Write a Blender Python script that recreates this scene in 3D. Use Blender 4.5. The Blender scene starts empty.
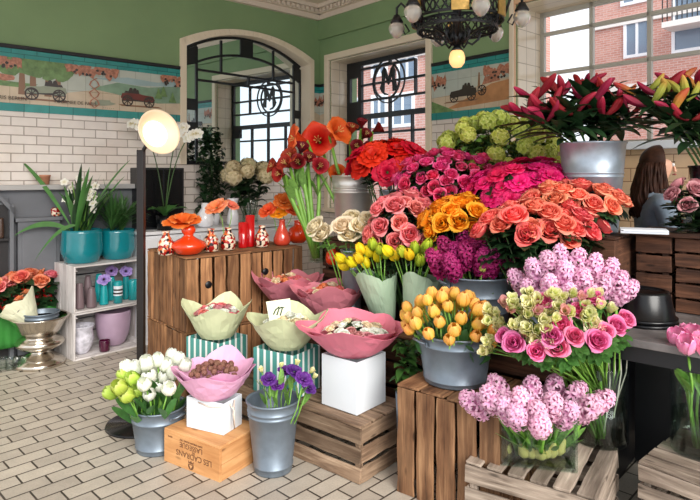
import bpy, math, random
from mathutils import Vector, Matrix, Quaternion, noise
random.seed(7)
SC = bpy.context.scene
COL = SC.collection
PI = math.pi
F, H, HY = 580.0, 1.55, 175.0           # lens in pixels, eye height, horizon row

def W(px, py, z):
    return Vector(((px-350)/F*z, z, H-(py-HY)/F*z))
def onh(px, py, h):
    z = F*(H-h)/(py-HY)
    return Vector(((px-350)/F*z, z, h))
def lin(c):
    return c/12.92 if c <= .04045 else ((c+.055)/1.055)**2.4
def rgb(r, g, b):
    return (lin(r/255), lin(g/255), lin(b/255), 1)

# ------------------------------------------------------------------ materials
MATS = {}
class N:
    def __init__(s, name):
        m = bpy.data.materials.new(name); m.use_nodes = True
        s.m = m; s.t = m.node_tree; s.t.nodes.clear()
        s.out = s.t.nodes.new('ShaderNodeOutputMaterial')
    def n(s, typ, **kw):
        x = s.t.nodes.new('ShaderNode'+typ)
        for k, v in kw.items():
            if k.startswith('i_'):
                key = k[2:].replace('_', ' ')
                x.inputs[key].default_value = v
            else: setattr(x, k, v)
        return x
    def l(s, a, b): s.t.links.new(a, b)
    def mix(s, a, b, fac, mode='MIX'):
        x = s.n('Mix', data_type='RGBA', blend_type=mode)
        for i, v in ((6, a), (7, b)):
            if isinstance(v, (tuple, list)): x.inputs[i].default_value = v
            else: s.l(v, x.inputs[i])
        if isinstance(fac, (int, float)): x.inputs[0].default_value = fac
        else: s.l(fac, x.inputs[0])
        return x.outputs[2]
    def math(s, op, a, b=0.0, clamp=False):
        x = s.n('Math', operation=op); x.use_clamp = clamp
        for i, v in ((0, a), (1, b)):
            if isinstance(v, (int, float)): x.inputs[i].default_value = v
            else: s.l(v, x.inputs[i])
        return x.outputs[0]
    def ramp(s, fac, stops):
        x = s.n('ValToRGB'); e = x.color_ramp.elements
        while len(e) < len(stops): e.new(.5)
        for k, (p, c) in enumerate(stops): e[k].position = p; e[k].color = c
        s.l(fac, x.inputs[0]); return x.outputs[0]
    def bsdf(s, **kw):
        return s.n('BsdfPrincipled', **kw)
    def done(s, sh):
        s.l(sh, s.out.inputs[0]); MATS[s.m.name] = s.m; return s.m

def mat(name, col, rough=.5, metal=0.0, var=.0, vscale=8, bump=0.0, bscale=60, coat=0, spec=.5, jit=0, ):
    k = N(name)
    b = k.bsdf(i_Roughness=rough, i_Metallic=metal)
    b.inputs['Specular IOR Level'].default_value = spec
    b.inputs['Coat Weight'].default_value = coat
    c = col
    tc = k.n('TexCoord').outputs['Object']
    if var:
        nz = k.n('TexNoise', i_Scale=vscale, i_Detail=4.0); k.l(tc, nz.inputs['Vector'])
        dark = tuple(x*(1-var) for x in col[:3])+(1,); lite = tuple(min(1, x*(1+var)) for x in col[:3])+(1,)
        c = k.ramp(nz.outputs['Fac'], [(.3, dark), (.7, lite)])
    if jit:
        oi = k.n('ObjectInfo'); hs = k.n('HueSaturation')
        k.l(k.math('ADD', k.math('MULTIPLY', oi.outputs['Random'], jit*2), 1-jit), hs.inputs['Value'])
        if isinstance(c, tuple): hs.inputs['Color'].default_value = c
        else: k.l(c, hs.inputs['Color'])
        c = hs.outputs[0]
    if isinstance(c, tuple): b.inputs['Base Color'].default_value = c
    else: k.l(c, b.inputs['Base Color'])
    if bump:
        nb = k.n('TexNoise', i_Scale=bscale, i_Detail=3.0); k.l(tc, nb.inputs['Vector'])
        bp = k.n('Bump', i_Strength=bump, i_Distance=.01); k.l(nb.outputs['Fac'], bp.inputs['Height'])
        k.l(bp.outputs[0], b.inputs['Normal'])
    return k.done(b.outputs[0])

def petal_mat(name, stops, hj=.012, vj=.12, trans=.22, rough=.55, streak=0):
    """petal pigment from the petal's base (0) to its edge (1); each bloom a slightly different shade"""
    k = N(name)
    at = k.n('Attribute', attribute_name='t')
    c = k.ramp(at.outputs['Fac'], [(p, q) for p, q in stops])
    oi = k.n('ObjectInfo'); hs = k.n('HueSaturation')
    k.l(k.math('ADD', k.math('MULTIPLY', oi.outputs['Random'], hj*2), .5-hj), hs.inputs['Hue'])
    r2 = k.math('FRACT', k.math('MULTIPLY', oi.outputs['Random'], 7.31))
    k.l(k.math('ADD', k.math('MULTIPLY', r2, vj*2), 1-vj), hs.inputs['Value'])
    k.l(c, hs.inputs['Color'])
    b = k.bsdf(i_Roughness=rough); k.l(hs.outputs[0], b.inputs['Base Color'])
    b.inputs['Specular IOR Level'].default_value = .3
    tr = k.n('BsdfTranslucent'); k.l(hs.outputs[0], tr.inputs[0])
    mx = k.n('MixShader', i_Fac=trans); k.l(b.outputs[0], mx.inputs[1]); k.l(tr.outputs[0], mx.inputs[2])
    return k.done(mx.outputs[0])

def wood_mat(name, c_dark, c_mid, c_lite, rough=.7, plank=.25, bump=.5, grain=1.0):
    k = N(name)
    p = k.n('Attribute', attribute_name='p').outputs['Vector']
    mp = k.n('Mapping'); mp.inputs['Scale'].default_value = (2.2, 34*grain, 34*grain); k.l(p, mp.inputs['Vector'])
    n1 = k.n('TexNoise', i_Scale=1.0, i_Detail=6.0, i_Roughness=.65, i_Distortion=.6); k.l(mp.outputs[0], n1.inputs['Vector'])
    mp2 = k.n('Mapping'); mp2.inputs['Scale'].default_value = (3.5, 9, 9); k.l(p, mp2.inputs['Vector'])
    n2 = k.n('TexNoise', i_Scale=1.0, i_Detail=4.0); k.l(mp2.outputs[0], n2.inputs['Vector'])
    c = k.ramp(n1.outputs['Fac'], [(.3, c_dark), (.5, c_mid), (.68, c_lite)])
    c = k.mix(c, k.ramp(n2.outputs['Fac'], [(.35, c_dark), (.65, c_lite)]), .35)
    mp3 = k.n('Mapping'); mp3.inputs['Scale'].default_value = (5, 16, 0); k.l(p, mp3.inputs['Vector'])
    vo = k.n('TexVoronoi', i_Scale=1.0); k.l(mp3.outputs[0], vo.inputs['Vector'])
    kn = k.ramp(vo.outputs['Distance'], [(.06, (1, 1, 1, 1)), (.16, (0, 0, 0, 1))])
    c = k.mix(c, tuple(x*.35 for x in c_dark[:3])+(1,), k.math('MULTIPLY', kn, .7))
    t = k.n('Attribute', attribute_name='t').outputs['Fac']
    hs = k.n('HueSaturation'); k.l(c, hs.inputs['Color'])
    k.l(k.math('ADD', k.math('MULTIPLY', t, 2*plank), 1-plank), hs.inputs['Value'])
    b = k.bsdf(i_Roughness=rough); k.l(hs.outputs[0], b.inputs['Base Color'])
    b.inputs['Specular IOR Level'].default_value = .3
    bp = k.n('Bump', i_Strength=bump, i_Distance=.006); k.l(n1.outputs['Fac'], bp.inputs['Height']); k.l(bp.outputs[0], b.inputs['Normal'])
    return k.done(b.outputs[0])

def glass_mat(name, tint=(1, 1, 1, 1), refl=1.0, rough=.02):
    """thin clear glass: sees through, with the mirror sheen of a pane"""
    k = N(name)
    tr = k.n('BsdfTransparent'); tr.inputs[0].default_value = tint
    gl = k.n('BsdfGlossy', i_Roughness=rough)
    lw = k.n('LayerWeight', i_Blend=.5)
    fr = k.math('ADD', k.math('MULTIPLY', k.math('POWER', lw.outputs['Facing'], 4.0), .6*refl), .035*refl, True)
    mx = k.n('MixShader'); k.l(fr, mx.inputs[0])
    k.l(tr.outputs[0], mx.inputs[1]); k.l(gl.outputs[0], mx.inputs[2])
    return k.done(mx.outputs[0])

def emit_mat(name, col, st):
    k = N(name); e = k.n('Emission', i_Strength=st); e.inputs[0].default_value = col
    return k.done(e.outputs[0])

def brick_mat(name, c1, c2, mortar, bw, rh, ms, rot=0, plane='XY', rough=.3, bump=.6, var=.12, off=.5, bias=0, smooth=.1, dirt=0, noisy=0, coat=0):
    k = N(name)
    tc = k.n('TexCoord').outputs['Object']
    if plane == 'XZ':
        sx = k.n('SeparateXYZ'); k.l(tc, sx.inputs[0]); cx = k.n('CombineXYZ')
        k.l(sx.outputs[0], cx.inputs[0]); k.l(sx.outputs[2], cx.inputs[1]); v = cx.outputs[0]
    elif plane == 'YZ':
        sx = k.n('SeparateXYZ'); k.l(tc, sx.inputs[0]); cx = k.n('CombineXYZ')
        k.l(sx.outputs[1], cx.inputs[0]); k.l(sx.outputs[2], cx.inputs[1]); v = cx.outputs[0]
    else: v = tc
    mp = k.n('Mapping'); mp.inputs['Rotation'].default_value = (0, 0, rot); k.l(v, mp.inputs['Vector'])
    br = k.n('TexBrick', offset=off, i_Scale=1.0)
    br.inputs['Color1'].default_value = c1; br.inputs['Color2'].default_value = c2; br.inputs['Mortar'].default_value = mortar
    br.inputs['Mortar Size'].default_value = ms; br.inputs['Mortar Smooth'].default_value = smooth; br.inputs['Bias'].default_value = bias
    br.inputs['Brick Width'].default_value = bw; br.inputs['Row Height'].default_value = rh
    k.l(mp.outputs[0], br.inputs['Vector'])
    c = br.outputs['Color']
    nz = k.n('TexNoise', i_Scale=9.0, i_Detail=5.0); k.l(tc, nz.inputs['Vector'])
    c = k.mix(c, k.ramp(nz.outputs['Fac'], [(.25, (1-var*2,)*3+(1,)), (.75, (1, 1, 1, 1))]), 1.0, 'MULTIPLY')
    if noisy:
        n3 = k.n('TexNoise', i_Scale=120.0, i_Detail=2.0); k.l(tc, n3.inputs['Vector'])
        c = k.mix(c, k.ramp(n3.outputs['Fac'], [(.3, (1-noisy,)*3+(1,)), (.7, (1, 1, 1, 1))]), 1.0, 'MULTIPLY')
    b = k.bsdf(i_Roughness=rough); k.l(c, b.inputs['Base Color'])
    b.inputs['Coat Weight'].default_value = coat
    bp = k.n('Bump', i_Strength=bump, i_Distance=.004); bp.invert = True
    k.l(br.outputs['Fac'], bp.inputs['Height']); k.l(bp.outputs[0], b.inputs['Normal'])
    return k.done(b.outputs[0])

# ------------------------------------------------------------------ mesh builder
class MB:
    def __init__(s): s.v = []; s.f = []; s.mi = []; s.t = []; s.p = []; s.s = []
    def add(s, vs, fs, mi=0, t=0.5, M=None, smooth=True, p=None):
        o = len(s.v)
        for i, v in enumerate(vs):
            w = Vector(v)
            s.p.append(tuple(p[i]) if p else tuple(w))
            if M is not None: w = M @ w
            s.v.append(tuple(w))
            s.t.append(t[i] if isinstance(t, (list, tuple)) else t)
        for f in fs:
            s.f.append(tuple(i+o for i in f)); s.mi.append(mi); s.s.append(smooth)
        return s
    def box(s, x0, x1, y0, y1, z0, z1, mi=0, M=None, jit=0, t=None, seg=0):
        if seg:          # rough sawn plank: ragged along its length
            lo, hi = [x0, y0, z0], [x1, y1, z1]; d = [hi[i]-lo[i] for i in range(3)]
            ax = sorted(range(3), key=lambda a: -d[a]); A, B, C = ax
            vs = []; p = []; ro = random.uniform(0, 50); r2 = random.uniform(0, 50)
            for i in range(seg+1):
                u = i/seg
                for b, c in ((0, 0), (1, 0), (1, 1), (0, 1)):
                    q = [0, 0, 0]; q[A] = lo[A]+d[A]*u+(random.uniform(-jit, jit) if i in (0, seg) else 0)
                    q[B] = (hi[B]-random.uniform(0, jit*1.6)) if b else (lo[B]+random.uniform(0, jit*1.6))
                    q[C] = (hi[C]-random.uniform(0, jit*.5)) if c else (lo[C]+random.uniform(0, jit*.5))
                    vs.append(tuple(q)); p.append((q[A]+ro, q[B]+r2, q[C]+ro*.37))
            fs = [(4*i+k, 4*i+(k+1) % 4, 4*i+4+(k+1) % 4, 4*i+4+k) for i in range(seg) for k in range(4)]+[(3, 2, 1, 0), (4*seg, 4*seg+1, 4*seg+2, 4*seg+3)]
            return s.add(vs, fs, mi, random.random() if t is None else t, M, False, p)
        vs = [(x, y, z) for x in (x0, x1) for y in (y0, y1) for z in (z0, z1)]
        if jit: vs = [tuple(c+random.uniform(-jit, jit) for c in v) for v in vs]
        d = [x1-x0, y1-y0, z1-z0]; ax = sorted(range(3), key=lambda a: -d[a])
        ro = random.uniform(0, 50); r2 = random.uniform(0, 50)
        p = [(v[ax[0]]+ro, v[ax[1]]+r2, v[ax[2]]+ro*.37) for v in vs]
        fs = [(0, 1, 3, 2), (4, 6, 7, 5), (0, 4, 5, 1), (2, 3, 7, 6), (0, 2, 6, 4), (1, 5, 7, 3)]
        return s.add(vs, fs, mi, random.random() if t is None else t, M, False, p)
    def tube(s, pts, r, n=8, mi=0, M=None, t=None, cap=True):
        pts = [Vector(q) for q in pts]; m = len(pts)
        rr = r if isinstance(r, (list, tuple)) else [r]*m
        vs = []; tt = []; up = None
        for i, q in enumerate(pts):
            d = (pts[min(i+1, m-1)]-pts[max(i-1, 0)]).normalized()
            if up is None:
                up = Vector((0, 0, 1)) if abs(d.z) < .9 else Vector((1, 0, 0))
            a = d.cross(up).normalized(); b = a.cross(d).normalized(); up = b
            for j in range(n):
                an = 2*PI*j/n
                vs.append(q+a*(rr[i]*math.cos(an))+b*(rr[i]*math.sin(an))); tt.append(i/(m-1) if t is None else t)
        fs = [(i*n+j, i*n+(j+1) % n, (i+1)*n+(j+1) % n, (i+1)*n+j) for i in range(m-1) for j in range(n)]
        if cap: fs += [tuple(range(n-1, -1, -1)), tuple((m-1)*n+j for j in range(n))]
        return s.add(vs, fs, mi, tt, M)
    def lathe(s, prof, n=32, mi=0, M=None, lobes=0, amp=0, t=None, smooth=True, caps=True):
        vs = []; tt = []; m = len(prof)
        for i, (r, z) in enumerate(prof):
            for j in range(n):
                a = 2*PI*j/n; q = r*(1+amp*math.cos(lobes*a))
                vs.append((q*math.cos(a), q*math.sin(a), z)); tt.append(i/(m-1) if t is None else t)
        fs = [(i*n+j, i*n+(j+1) % n, (i+1)*n+(j+1) % n, (i+1)*n+j) for i in range(m-1) for j in range(n)]
        if caps and prof[0][0] > 1e-4: fs.append(tuple(range(n-1, -1, -1)))
        if caps and prof[-1][0] > 1e-4: fs.append(tuple((m-1)*n+j for j in range(n)))
        return s.add(vs, fs, mi, tt, M, smooth)
    def ball(s, c, r, n=12, mi=0, t=.5, sc=(1, 1, 1)):
        m = max(5, n//2+1)
        prof = [(max(1e-5, math.sin(PI*i/(m-1)))*r, -math.cos(PI*i/(m-1))*r) for i in range(m)]
        return s.lathe(prof, n, mi, Matrix.Translation(c) @ Matrix.Diagonal((*sc, 1)), t=t)
    def grid(s, fn, nu, nv, mi=0, M=None, tf=None):
        vs = []; tt = []
        for i in range(nu+1):
            for j in range(nv+1):
                vs.append(fn(i/nu, j/nv)); tt.append(tf(i/nu, j/nv) if tf else i/nu)
        w = nv+1
        fs = [(i*w+j, i*w+j+1, (i+1)*w+j+1, (i+1)*w+j) for i in range(nu) for j in range(nv)]
        return s.add(vs, fs, mi, tt, M)
    def prism(s, pts, y0, y1, mi=0, M=None):
        """outline in x,z pushed from y0 to y1"""
        n = len(pts)
        vs = [(x, y0, z) for x, z in pts]+[(x, y1, z) for x, z in pts]
        fs = [tuple(range(n)), tuple(range(2*n-1, n-1, -1))]+[(i, i+n, (i+1) % n+n, (i+1) % n) for i in range(n)]
        return s.add(vs, fs, mi, .5, M, False)
    def mesh(s, name, mats):
        me = bpy.data.meshes.new(name); me.from_pydata(s.v, [], s.f)
        for m in (mats if isinstance(mats, (list, tuple)) else [mats]): me.materials.append(m)
        me.polygons.foreach_set('material_index', s.mi); me.polygons.foreach_set('use_smooth', s.s)
        a = me.attributes.new('t', 'FLOAT', 'POINT'); a.data.foreach_set('value', s.t)
        a = me.attributes.new('p', 'FLOAT_VECTOR', 'POINT'); a.data.foreach_set('vector', [c for q in s.p for c in q])
        me.update(); return me
    def obj(s, name, mats, parent=None, loc=None, rotz=0, label=None, cat=None, group=None, kind=None, bevel=0, frame=None, solid=0):
        o = bpy.data.objects.new(name, s.mesh(name, mats)); COL.objects.link(o)
        return setup(o, parent, loc, rotz, label, cat, group, kind, bevel, frame, solid)

def setup(o, parent=None, loc=None, rotz=0, label=None, cat=None, group=None, kind=None, bevel=0, frame=None, solid=0):
    if parent: o.parent = parent
    if frame is not None: o.matrix_world = frame
    if loc is not None: o.location = loc
    if rotz: o.rotation_euler = (0, 0, rotz)
    if label: o['label'] = label
    if cat: o['category'] = cat
    if group: o['group'] = group
    if kind: o['kind'] = kind
    if bevel:
        b = o.modifiers.new('bevel', 'BEVEL'); b.width = bevel; b.segments = 2; b.limit_method = 'ANGLE'
    if solid:
        b = o.modifiers.new('thick', 'SOLIDIFY'); b.thickness = solid; b.offset = 0
    return o
def thing(name, label, cat, loc, rotz=0, group=None):
    o = bpy.data.objects.new(name, None); COL.objects.link(o); o.empty_display_size = .05
    return setup(o, None, loc, rotz, label, cat, group)
def inst(name, me, parent, loc=(0, 0, 0), q=None, sc=None):
    o = bpy.data.objects.new(name, me); COL.objects.link(o); o.parent = parent; o.location = loc
    if q is not None: o.rotation_mode = 'QUATERNION'; o.rotation_quaternion = q
    if sc is not None: o.scale = sc
    return o
def align(d, spin=0.0):
    return Vector(d).to_track_quat('Z', 'Y') @ Quaternion((0, 0, 1), spin)
def text_mesh(body, size, align_x='CENTER', depth=.0006):
    c = bpy.data.curves.new('lettering', 'FONT'); c.body = body; c.size = size; c.align_x = align_x; c.extrude = depth
    o = bpy.data.objects.new('lettering', c); COL.objects.link(o)
    me = bpy.data.meshes.new_from_object(o.evaluated_get(bpy.context.evaluated_depsgraph_get()))
    bpy.data.objects.remove(o); bpy.data.curves.remove(c); return me

# room frames: x along the wall, +y out of the room, z up
CX, CY = -.375, 7.25
LF = Matrix.Translation((CX, CY, 0)) @ Matrix.Rotation(math.atan2(.66, .751), 4, 'Z')
RF = Matrix.Translation((CX, CY, 0)) @ Matrix.Rotation(math.atan2(-.751, .66), 4, 'Z')
def onplane(fr, px, py, d=0.0):
    """where the sight line through a pixel meets the plane y=d of a wall frame -> (x, z) there"""
    inv = fr.inverted(); o = inv @ Vector((0, 0, H)); e = (inv.to_3x3()) @ Vector(((px-350)/F, 1, -(py-HY)/F))
    k = (d-o.y)/e.y; q = o+e*k
    return q.x, q.z
# display frame: x to the right along the crate fronts, y away from the viewer
DA = math.atan2(-.643, .766)
DF = Matrix.Translation((.05, 2.89, 0)) @ Matrix.Rotation(DA, 4, 'Z')
def D(x, y, h): return DF @ Vector((x, y, h))

# ------------------------------------------------------------------ palette
cream = mat('cream paint', rgb(232, 216, 190), .45)
green_wall = mat('green paint', rgb(128, 154, 108), .6, var=.06, vscale=2)
ceil_m = mat('ceiling paint', rgb(225, 208, 190), .7)
teal_tile = brick_mat('teal glazed tile', rgb(40, 140, 135), rgb(60, 155, 148), rgb(30, 100, 100), .2, .2, .003, plane='XZ', rough=.25, bump=.3)
metro = brick_mat('cream metro tile', rgb(236, 226, 216), rgb(224, 212, 202), rgb(172, 158, 146), .20, .079, .0050, plane='XZ', rough=.16, bump=1.0, var=.05, smooth=.6, coat=.4)
metro2 = brick_mat('cream square tile', rgb(238, 222, 196), rgb(230, 212, 186), rgb(190, 172, 148), .15, .15, .004, plane='YZ', off=0, rough=.2, bump=.6, var=.04, smooth=.4)
metro3 = brick_mat('warm lit wall tile', rgb(236, 206, 170), rgb(228, 194, 156), rgb(170, 130, 100), .2, .1, .004, plane='XZ', rough=.25, bump=.6, var=.04, smooth=.4)  # cream tile with the warm light on it mixed into its colours
floor_m = brick_mat('beige floor tile', rgb(206, 196, 180), rgb(184, 174, 160), rgb(74, 66, 58), .212, .107, .0052, rot=-math.radians(46), rough=.45, bump=.5, var=.10, smooth=.15, noisy=.18)
black_m = mat('black iron', rgb(18, 20, 24), .4)
black_gloss = mat('black lacquer', rgb(9, 10, 13), .25, spec=.4)
black_table = mat('black stained wood', rgb(108, 103, 102), .36, var=.4, vscale=9, bump=.3, bscale=24)
brass = mat('aged brass', rgb(206, 166, 92), .35, .5, var=.2, vscale=40)
bronze = mat('dark bronze', rgb(60, 52, 44), .4, .7)
galv = mat('galvanised zinc', rgb(168, 180, 192), .42, .65, var=.10, vscale=22, bump=.06, bscale=35)
galv_dark = mat('blue grey zinc', rgb(120, 132, 144), .42, .5, var=.10, vscale=18, bump=.06, bscale=30)
steel = mat('bright steel', rgb(226, 222, 216), .36, .7, var=.05, vscale=14)
silver = mat('hammered silver', rgb(206, 198, 186), .18, 1.0, var=.06, vscale=20, bump=.05, bscale=25)
wood_brown = wood_mat('rough brown wood', rgb(58, 36, 24), rgb(128, 88, 60), rgb(184, 142, 104), bump=.9, plank=.32)
wood_old = wood_mat('weathered crate wood', rgb(70, 52, 40), rgb(134, 108, 86), rgb(182, 156, 130), bump=.9, plank=.32)
wood_warm = wood_mat('warm counter wood', rgb(58, 35, 23), rgb(136, 92, 60), rgb(194, 144, 100), bump=1.0, plank=.34)
wood_dark = wood_mat('dark crate wood', rgb(26, 16, 12), rgb(70, 44, 32), rgb(122, 82, 60), bump=.9)
wood_white = wood_mat('whitewashed wood', rgb(168, 160, 156), rgb(208, 202, 200), rgb(232, 228, 226), plank=.08, bump=.4)
wood_pine = wood_mat('pine box wood', rgb(170, 112, 66), rgb(204, 148, 94), rgb(222, 172, 120), plank=.05, bump=.15, grain=.7)
wood_grey = wood_mat('grey barn wood', rgb(78, 66, 56), rgb(142, 126, 112), rgb(190, 174, 158), bump=.9, plank=.28)
grey_paint = mat('grey painted wood', rgb(104, 106, 111), .5, var=.08, vscale=6)
dark_in = mat('dark interior paint', rgb(36, 33, 34), .6)
white_gloss = mat('white glaze', rgb(240, 240, 244), .15, coat=.4)
white_card = mat('white card', rgb(224, 230, 236), .55, bump=.05, bscale=20)
teal_glaze = mat('teal glaze', rgb(16, 122, 132), .14, var=.12, vscale=5, coat=.6)
teal_vase = mat('turquoise vase glaze', rgb(30, 160, 165), .2, coat=.5, jit=.25)
grey_vase = mat('mauve grey vase glaze', rgb(122, 104, 108), .3, jit=.15)
orange_glaze = mat('orange glaze', rgb(226, 62, 20), .15, coat=.6)
coral_glaze = mat('coral glaze', rgb(210, 70, 48), .15, coat=.6)
red_glass = mat('red glass', rgb(190, 16, 22), .1, coat=.8)
lilac_glass = mat('lilac frosted glass', rgb(176, 150, 172), .35, var=.08)
plum_glass = mat('plum glass', rgb(70, 12, 44), .12, coat=.6)
glass = glass_mat('clear glass', (.93, .97, .96, 1))
pane_glass = glass_mat('window glass', (.97, .98, 1, 1), .6)
water = glass_mat('vase water', (.80, .88, .80, 1), .8)
leaf_m = mat('leaf green', rgb(62, 104, 44), .45, var=.3, vscale=30, jit=.3)
leaf_dark = mat('dark leaf', rgb(34, 62, 34), .4, var=.3, vscale=30, jit=.3)
leaf_blade = mat('strap leaf green', rgb(70, 116, 58), .4, var=.2, vscale=10, jit=.2)
leaf_pale = mat('pale green leaf', rgb(108, 150, 70), .45, var=.25, vscale=20, jit=.2)
stem_m = mat('fresh stem green', rgb(118, 166, 66), .4, var=.15, vscale=12, jit=.15)
stem_dark = mat('dark stem green', rgb(58, 88, 40), .5, var=.2, jit=.2)
twig_m = mat('pale twig', rgb(206, 200, 184), .6)
soil_m = mat('potting soil', rgb(44, 32, 24), .9, var=.3, vscale=50, bump=.6)
pink_paper = mat('rose pink paper', rgb(224, 124, 146), .55, var=.06, vscale=6)
lilac_paper = mat('lilac pink paper', rgb(228, 170, 204), .55, var=.06, vscale=6)
dusky_paper = mat('dusky pink paper', rgb(214, 128, 142), .55, var=.06, vscale=6)
sage_paper = mat('sage green paper', rgb(206, 212, 170), .55, var=.05, vscale=6)
sea_paper = mat('grey green paper', rgb(170, 194, 166), .55, var=.05, vscale=6)
print_paper = mat('pale printed paper', rgb(226, 226, 196), .55)
stripe = N('teal striped card')
_tc = stripe.n('TexCoord').outputs['Object']; _s = stripe.n('SeparateXYZ'); stripe.l(_tc, _s.inputs[0])
_w = stripe.math('SINE', stripe.math('MULTIPLY', stripe.math('ADD', _s.outputs[0], _s.outputs[1]), 2*PI/.05))
_c = stripe.ramp(_w, [(.42, rgb(78, 150, 142)), (.52, rgb(236, 240, 236))])
_b = stripe.bsdf(i_Roughness=.5); stripe.l(_c, _b.inputs['Base Color']); striped = stripe.done(_b.outputs[0])
def mirror_mat():
    k = N('mirror glass'); g = k.n('BsdfGlossy', i_Roughness=.01); g.inputs[0].default_value = (.78, .88, .90, 1)
    return k.done(g.outputs[0])
mirror_m = mirror_mat()
mosaic = N('painted flower glaze')
_v = mosaic.n('TexVoronoi', i_Scale=58.0); mosaic.l(mosaic.n('TexCoord').outputs['Object'], _v.inputs['Vector'])
_s = mosaic.n('SeparateColor'); mosaic.l(_v.outputs['Color'], _s.inputs[0])
_c = mosaic.ramp(_s.outputs[0], [(0, rgb(225, 205, 180)), (.2, rgb(160, 26, 24)), (.45, rgb(40, 24, 24)), (.6, rgb(210, 104, 50)), (.74, rgb(150, 30, 26)), (.86, rgb(235, 218, 195))])
mosaic.t.nodes[-1].color_ramp.interpolation = 'CONSTANT'
_b = mosaic.bsdf(i_Roughness=.15); mosaic.l(_c, _b.inputs['Base Color']); mosaic_m = mosaic.done(_b.outputs[0])
marbled = mat('marbled white glass', rgb(206, 204, 214), .25, var=.3, vscale=26)

def P(*a): return rgb(*a)
pm = petal_mat
pet = dict(
 red=pm('red petals', [(0, P(110, 6, 8)), (.5, P(210, 16, 16)), (1, P(232, 40, 28))]),
 hot=pm('hot pink petals', [(0, P(214, 30, 96)), (.6, P(234, 62, 122)), (1, P(246, 130, 168))]),
 magenta=pm('magenta petals', [(0, P(200, 10, 84)), (.6, P(230, 22, 106)), (1, P(242, 70, 136))]),
 coral=pm('coral petals', [(0, P(226, 76, 66)), (.55, P(240, 104, 94)), (.88, P(246, 138, 120)), (1, P(250, 190, 160))]),
 salmon=pm('coral orange petals', [(0, P(228, 76, 62)), (.5, P(242, 112, 94)), (.85, P(248, 152, 122)), (1, P(250, 196, 156))]),
 tangerine=pm('golden orange petals', [(0, P(238, 116, 6)), (.6, P(248, 154, 24)), (1, P(252, 188, 64))]),
 blush=pm('coral pink petals', [(0, P(226, 90, 88)), (.6, P(238, 122, 124)), (1, P(248, 164, 162))]),
 creamy=pm('cream petals', [(0, P(220, 200, 140)), (.6, P(244, 226, 190)), (1, P(250, 238, 214))]),
 pinkrose=pm('rose pink petals', [(0, P(206, 60, 116)), (.6, P(234, 100, 156)), (1, P(246, 164, 200))]),
 dusty=pm('dusty pink petals', [(0, P(150, 70, 80)), (.6, P(206, 136, 140)), (1, P(226, 170, 170))]),
 orange=pm('vivid orange petals', [(0, P(140, 20, 6)), (.25, P(214, 64, 24)), (.7, P(238, 100, 44)), (1, P(248, 150, 96))]),
 dkred=pm('wine red petals', [(0, P(70, 8, 14)), (.6, P(126, 18, 26)), (1, P(160, 44, 40))]),
 brick=pm('brick red petals', [(0, P(110, 20, 16)), (.6, P(176, 44, 32)), (1, P(206, 84, 56))]),
 tulip=pm('apricot tulip petals', [(0, P(200, 200, 70)), (.35, P(246, 208, 84)), (.7, P(248, 180, 96)), (1, P(250, 214, 116))]),
 parrot=pm('yellow tulip petals', [(0, P(150, 180, 40)), (.4, P(240, 214, 30)), (1, P(252, 226, 40))], hj=.02),
 parrotg=pm('green yellow tulip petals', [(0, P(110, 150, 40)), (.6, P(176, 196, 50)), (1, P(216, 214, 60))]),
 white=pm('white tulip petals', [(0, P(200, 214, 150)), (.3, P(240, 244, 226)), (1, P(250, 252, 248))], hj=.0),
 lime=pm('lime tulip petals', [(0, P(130, 170, 50)), (.6, P(196, 220, 90)), (1, P(226, 238, 150))]),
 pinktulip=pm('pink tulip petals', [(0, P(244, 220, 220)), (.3, P(246, 180, 204)), (.75, P(236, 130, 176)), (1, P(250, 216, 226))]),
 hyacinth=pm('pink hyacinth florets', [(0, P(200, 110, 166)), (.4, P(236, 172, 208)), (1, P(250, 220, 234))]),
 violet=pm('purple hyacinth florets', [(0, P(110, 8, 70)), (.5, P(166, 26, 104)), (1, P(204, 76, 150))]),
 lily=pm('crimson lily bud', [(0, P(100, 90, 44)), (.16, P(120, 30, 44)), (.6, P(148, 24, 48)), (.9, P(176, 44, 66)), (1, P(206, 120, 120))]),
 lilyg=pm('yellow red lily bud', [(0, P(130, 140, 60)), (.3, P(196, 150, 60)), (.7, P(190, 84, 56)), (1, P(160, 40, 52))]),
 lilyp=pm('pale green lily bud', [(0, P(110, 130, 50)), (.6, P(170, 170, 70)), (1, P(206, 130, 70))]),
 snow=pm('lime snowball florets', [(0, P(140, 160, 50)), (.6, P(196, 206, 90)), (1, P(228, 232, 150))]),
 lisi=pm('cream green lisianthus petals', [(0, P(160, 180, 90)), (.45, P(228, 228, 150)), (1, P(248, 242, 206))]),
 lisip=pm('pinkish bud petals', [(0, P(200, 200, 120)), (.5, P(236, 190, 170)), (1, P(238, 160, 176))]),
 purple=pm('deep purple petals', [(0, P(40, 10, 60)), (.6, P(92, 40, 128)), (1, P(130, 76, 164))]),
 lilac=pm('lilac petals', [(0, P(120, 90, 170)), (.6, P(180, 150, 220)), (1, P(206, 184, 236))]),
 beige=pm('beige hydrangea petals', [(0, P(170, 160, 110)), (.6, P(220, 204, 160)), (1, P(238, 226, 190))]),
 orchid=pm('white orchid petals', [(0, P(226, 214, 170)), (.4, P(244, 240, 226)), (1, P(250, 248, 240))]),
 peach=pm('peach petals', [(0, P(230, 120, 60)), (.6, P(240, 140, 90)), (1, P(248, 180, 150))]),
 apricot=pm('apricot rose petals', [(0, P(220, 90, 50)), (.6, P(240, 130, 90)), (1, P(248, 160, 130))]),
 dried=pm('dried brown florets', [(0, P(90, 60, 50)), (.6, P(150, 104, 90)), (1, P(176, 130, 110))]),
)
dark_eye = mat('dark flower eye', rgb(28, 14, 20), .8)
stamen_m = mat('stamens', rgb(226, 190, 110), .6)
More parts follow.
